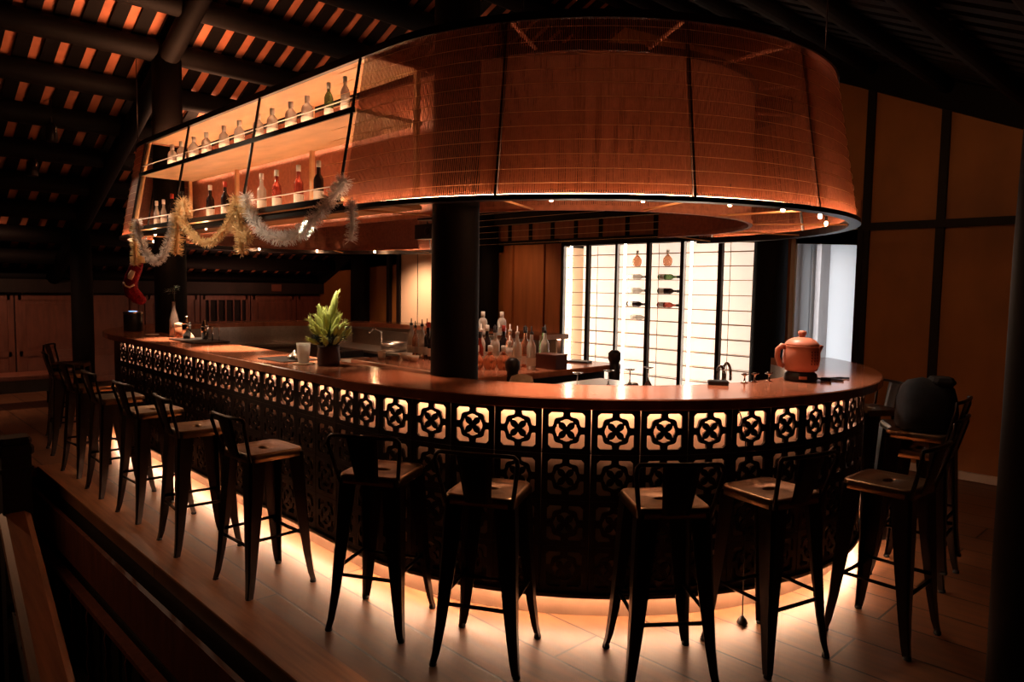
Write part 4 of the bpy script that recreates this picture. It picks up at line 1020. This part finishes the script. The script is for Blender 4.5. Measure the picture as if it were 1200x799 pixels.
# ------------------------------------------------------------------ lights
def area(name, loc, rot, size, power, col, size_y=None):
    l = bpy.data.lights.new(name, 'AREA'); l.energy = power; l.color = col; l.size = size
    if size_y: l.shape = 'RECTANGLE'; l.size_y = size_y
    o = bpy.data.objects.new(name, l); COL.objects.link(o); o.location = loc; o.rotation_euler = rot; return o
def spot(name, loc, target, power, col, ang=60, blend=.5, rad_=.03):
    l = bpy.data.lights.new(name, 'SPOT'); l.energy = power; l.color = col; l.spot_size = R(ang); l.spot_blend = blend; l.shadow_soft_size = rad_
    o = bpy.data.objects.new(name, l); COL.objects.link(o); o.location = loc
    o.rotation_euler = (Vector(target) - Vector(loc)).to_track_quat('-Z', 'Y').to_euler(); return o
area('doorway_lamp', (.375, YB + .08, 1.25), (R(90), 0, R(-28)), .04, 4.6, (.93, .96, 1.), 2.2)
spot('cream_wall_spot', (-6.0, 2.4, 2.0), (-6.05, 3.2, .9), 110, (1., .60, .42), 120, .9)
spot('foliage_spot', (-.55, -1.93, 2.06), (-.58, -1.78, 1.25), 170, (1., .84, .58), 44, .8)
spot('counter_spot', (-2.1, -1.62, 2.08), (-2.1, -1.70, 1.13), 330, (1., .64, .40), 46, .8)
spot('counter_spot', (-3.3, -1.62, 2.08), (-3.3, -1.70, 1.13), 300, (1., .64, .40), 46, .8)
spot('counter_spot', (-1.1, -1.62, 2.08), (-1.1, -1.70, 1.13), 170, (1., .64, .40), 46, .8)
spot('bench_fill', (-3.4, .3, 2.4), (-3.5, .75, .9), 160, (1., .62, .40), 80, .9)  # added to brighten the steel bench, no fixture there
spot('kettle_spot', (1.42, -.05, 2.08), (1.62, -.02, 1.2), 60, (1., .76, .62), 80, .9)
spot('counter_spot', (1.35, -.75, 2.08), (1.5, -.85, 1.13), 70, (1., .62, .44), 62, .9)
spot('brown_wall_fill', (-3.5, 2.2, 2.5), (-3.8, 3.2, 1.3), 26, (1., .5, .22), 90, .9)  # added light for the brown panels, no lamp stands there
spot('garland_spot', (-3.6, -3.9, 3.7), (-1.9, -1.95, 2.02), 480, (1., .72, .48), 34, .8)
spot('garland_spot', (-5.6, -2.2, 3.1), (-3.6, -1.95, 1.95), 110, (1., .72, .48), 34, .8)
spot('island_fill', (-.9, .0, 3.2), (-.9, .1, 1.0), 230, (1., .62, .44), 50, .8)  # added light over the island bottles, from no modelled lamp
spot('counter_spot', (1.0, -1.2, 2.08), (1.12, -1.36, 1.13), 170, (1., .62, .42), 62, .9)
spot('counter_spot', (.15, -1.55, 2.08), (.15, -1.70, 1.13), 40, (1., .5, .28), 46, .8)
spot('wall_fill', (1.6, 1.0, 2.9), (1.7, 3.2, 1.9), 13, (1., .5, .2), 140, .9)  # added to lift the orange plywood, without a fixture
spot('far_room_fill', (-7.2, -2.6, 2.3), (-9.0, -3.0, 0.4), 85, (1., .5, .30), 150, .9)  # added fill on the far wall and floor, no lamp seen
spot('far_room_fill', (-7.6, 1.6, 2.2), (-9.6, 1.9, 1.0), 35, (1., .42, .26), 120, .9)  # second added fill, aimed at the back part of the far wall
area('roof_fill', (-3.6, -1.48, 3.12), (R(180), 0, 0), 1.4, 60, (1., .43, .21), .3)  # added unseen light on the roof tiles, like the next three
area('roof_fill', (-5.6, -.3, 3.12), (R(180), R(-15), 0), .5, 55, (1., .43, .23), .5)
spot('roof_fill', (1.3, -.2, 3.1), (2.3, .55, 3.6), 14, (1., .5, .36), 100, .9)
area('roof_fill', (-8.6, 1.2, 1.2), (R(180), 0, 0), .3, 10, (1., .42, .26), 1.2)

spot('stair_fill', (-4.4, -4.5, 2.3), (-.7, -2.95, 0), 110, (1., .5, .26), 60, .9)  # added fill for handrail and floor edge, no real lamp

W = bpy.data.worlds.new('world'); S.world = W; W.use_nodes = True
W.node_tree.nodes['Background'].inputs['Color'].default_value = (.02, .01, .007, 1); W.node_tree.nodes['Background'].inputs['Strength'].default_value = .3
S.view_settings.view_transform = 'Standard'; S.view_settings.look = 'None'; S.view_settings.gamma = 1; S.view_settings.exposure = 0.
S.cycles.max_bounces = 8; S.cycles.transparent_max_bounces = 12; S.cycles.transmission_bounces = 8
S.cycles.sample_clamp_indirect = 4
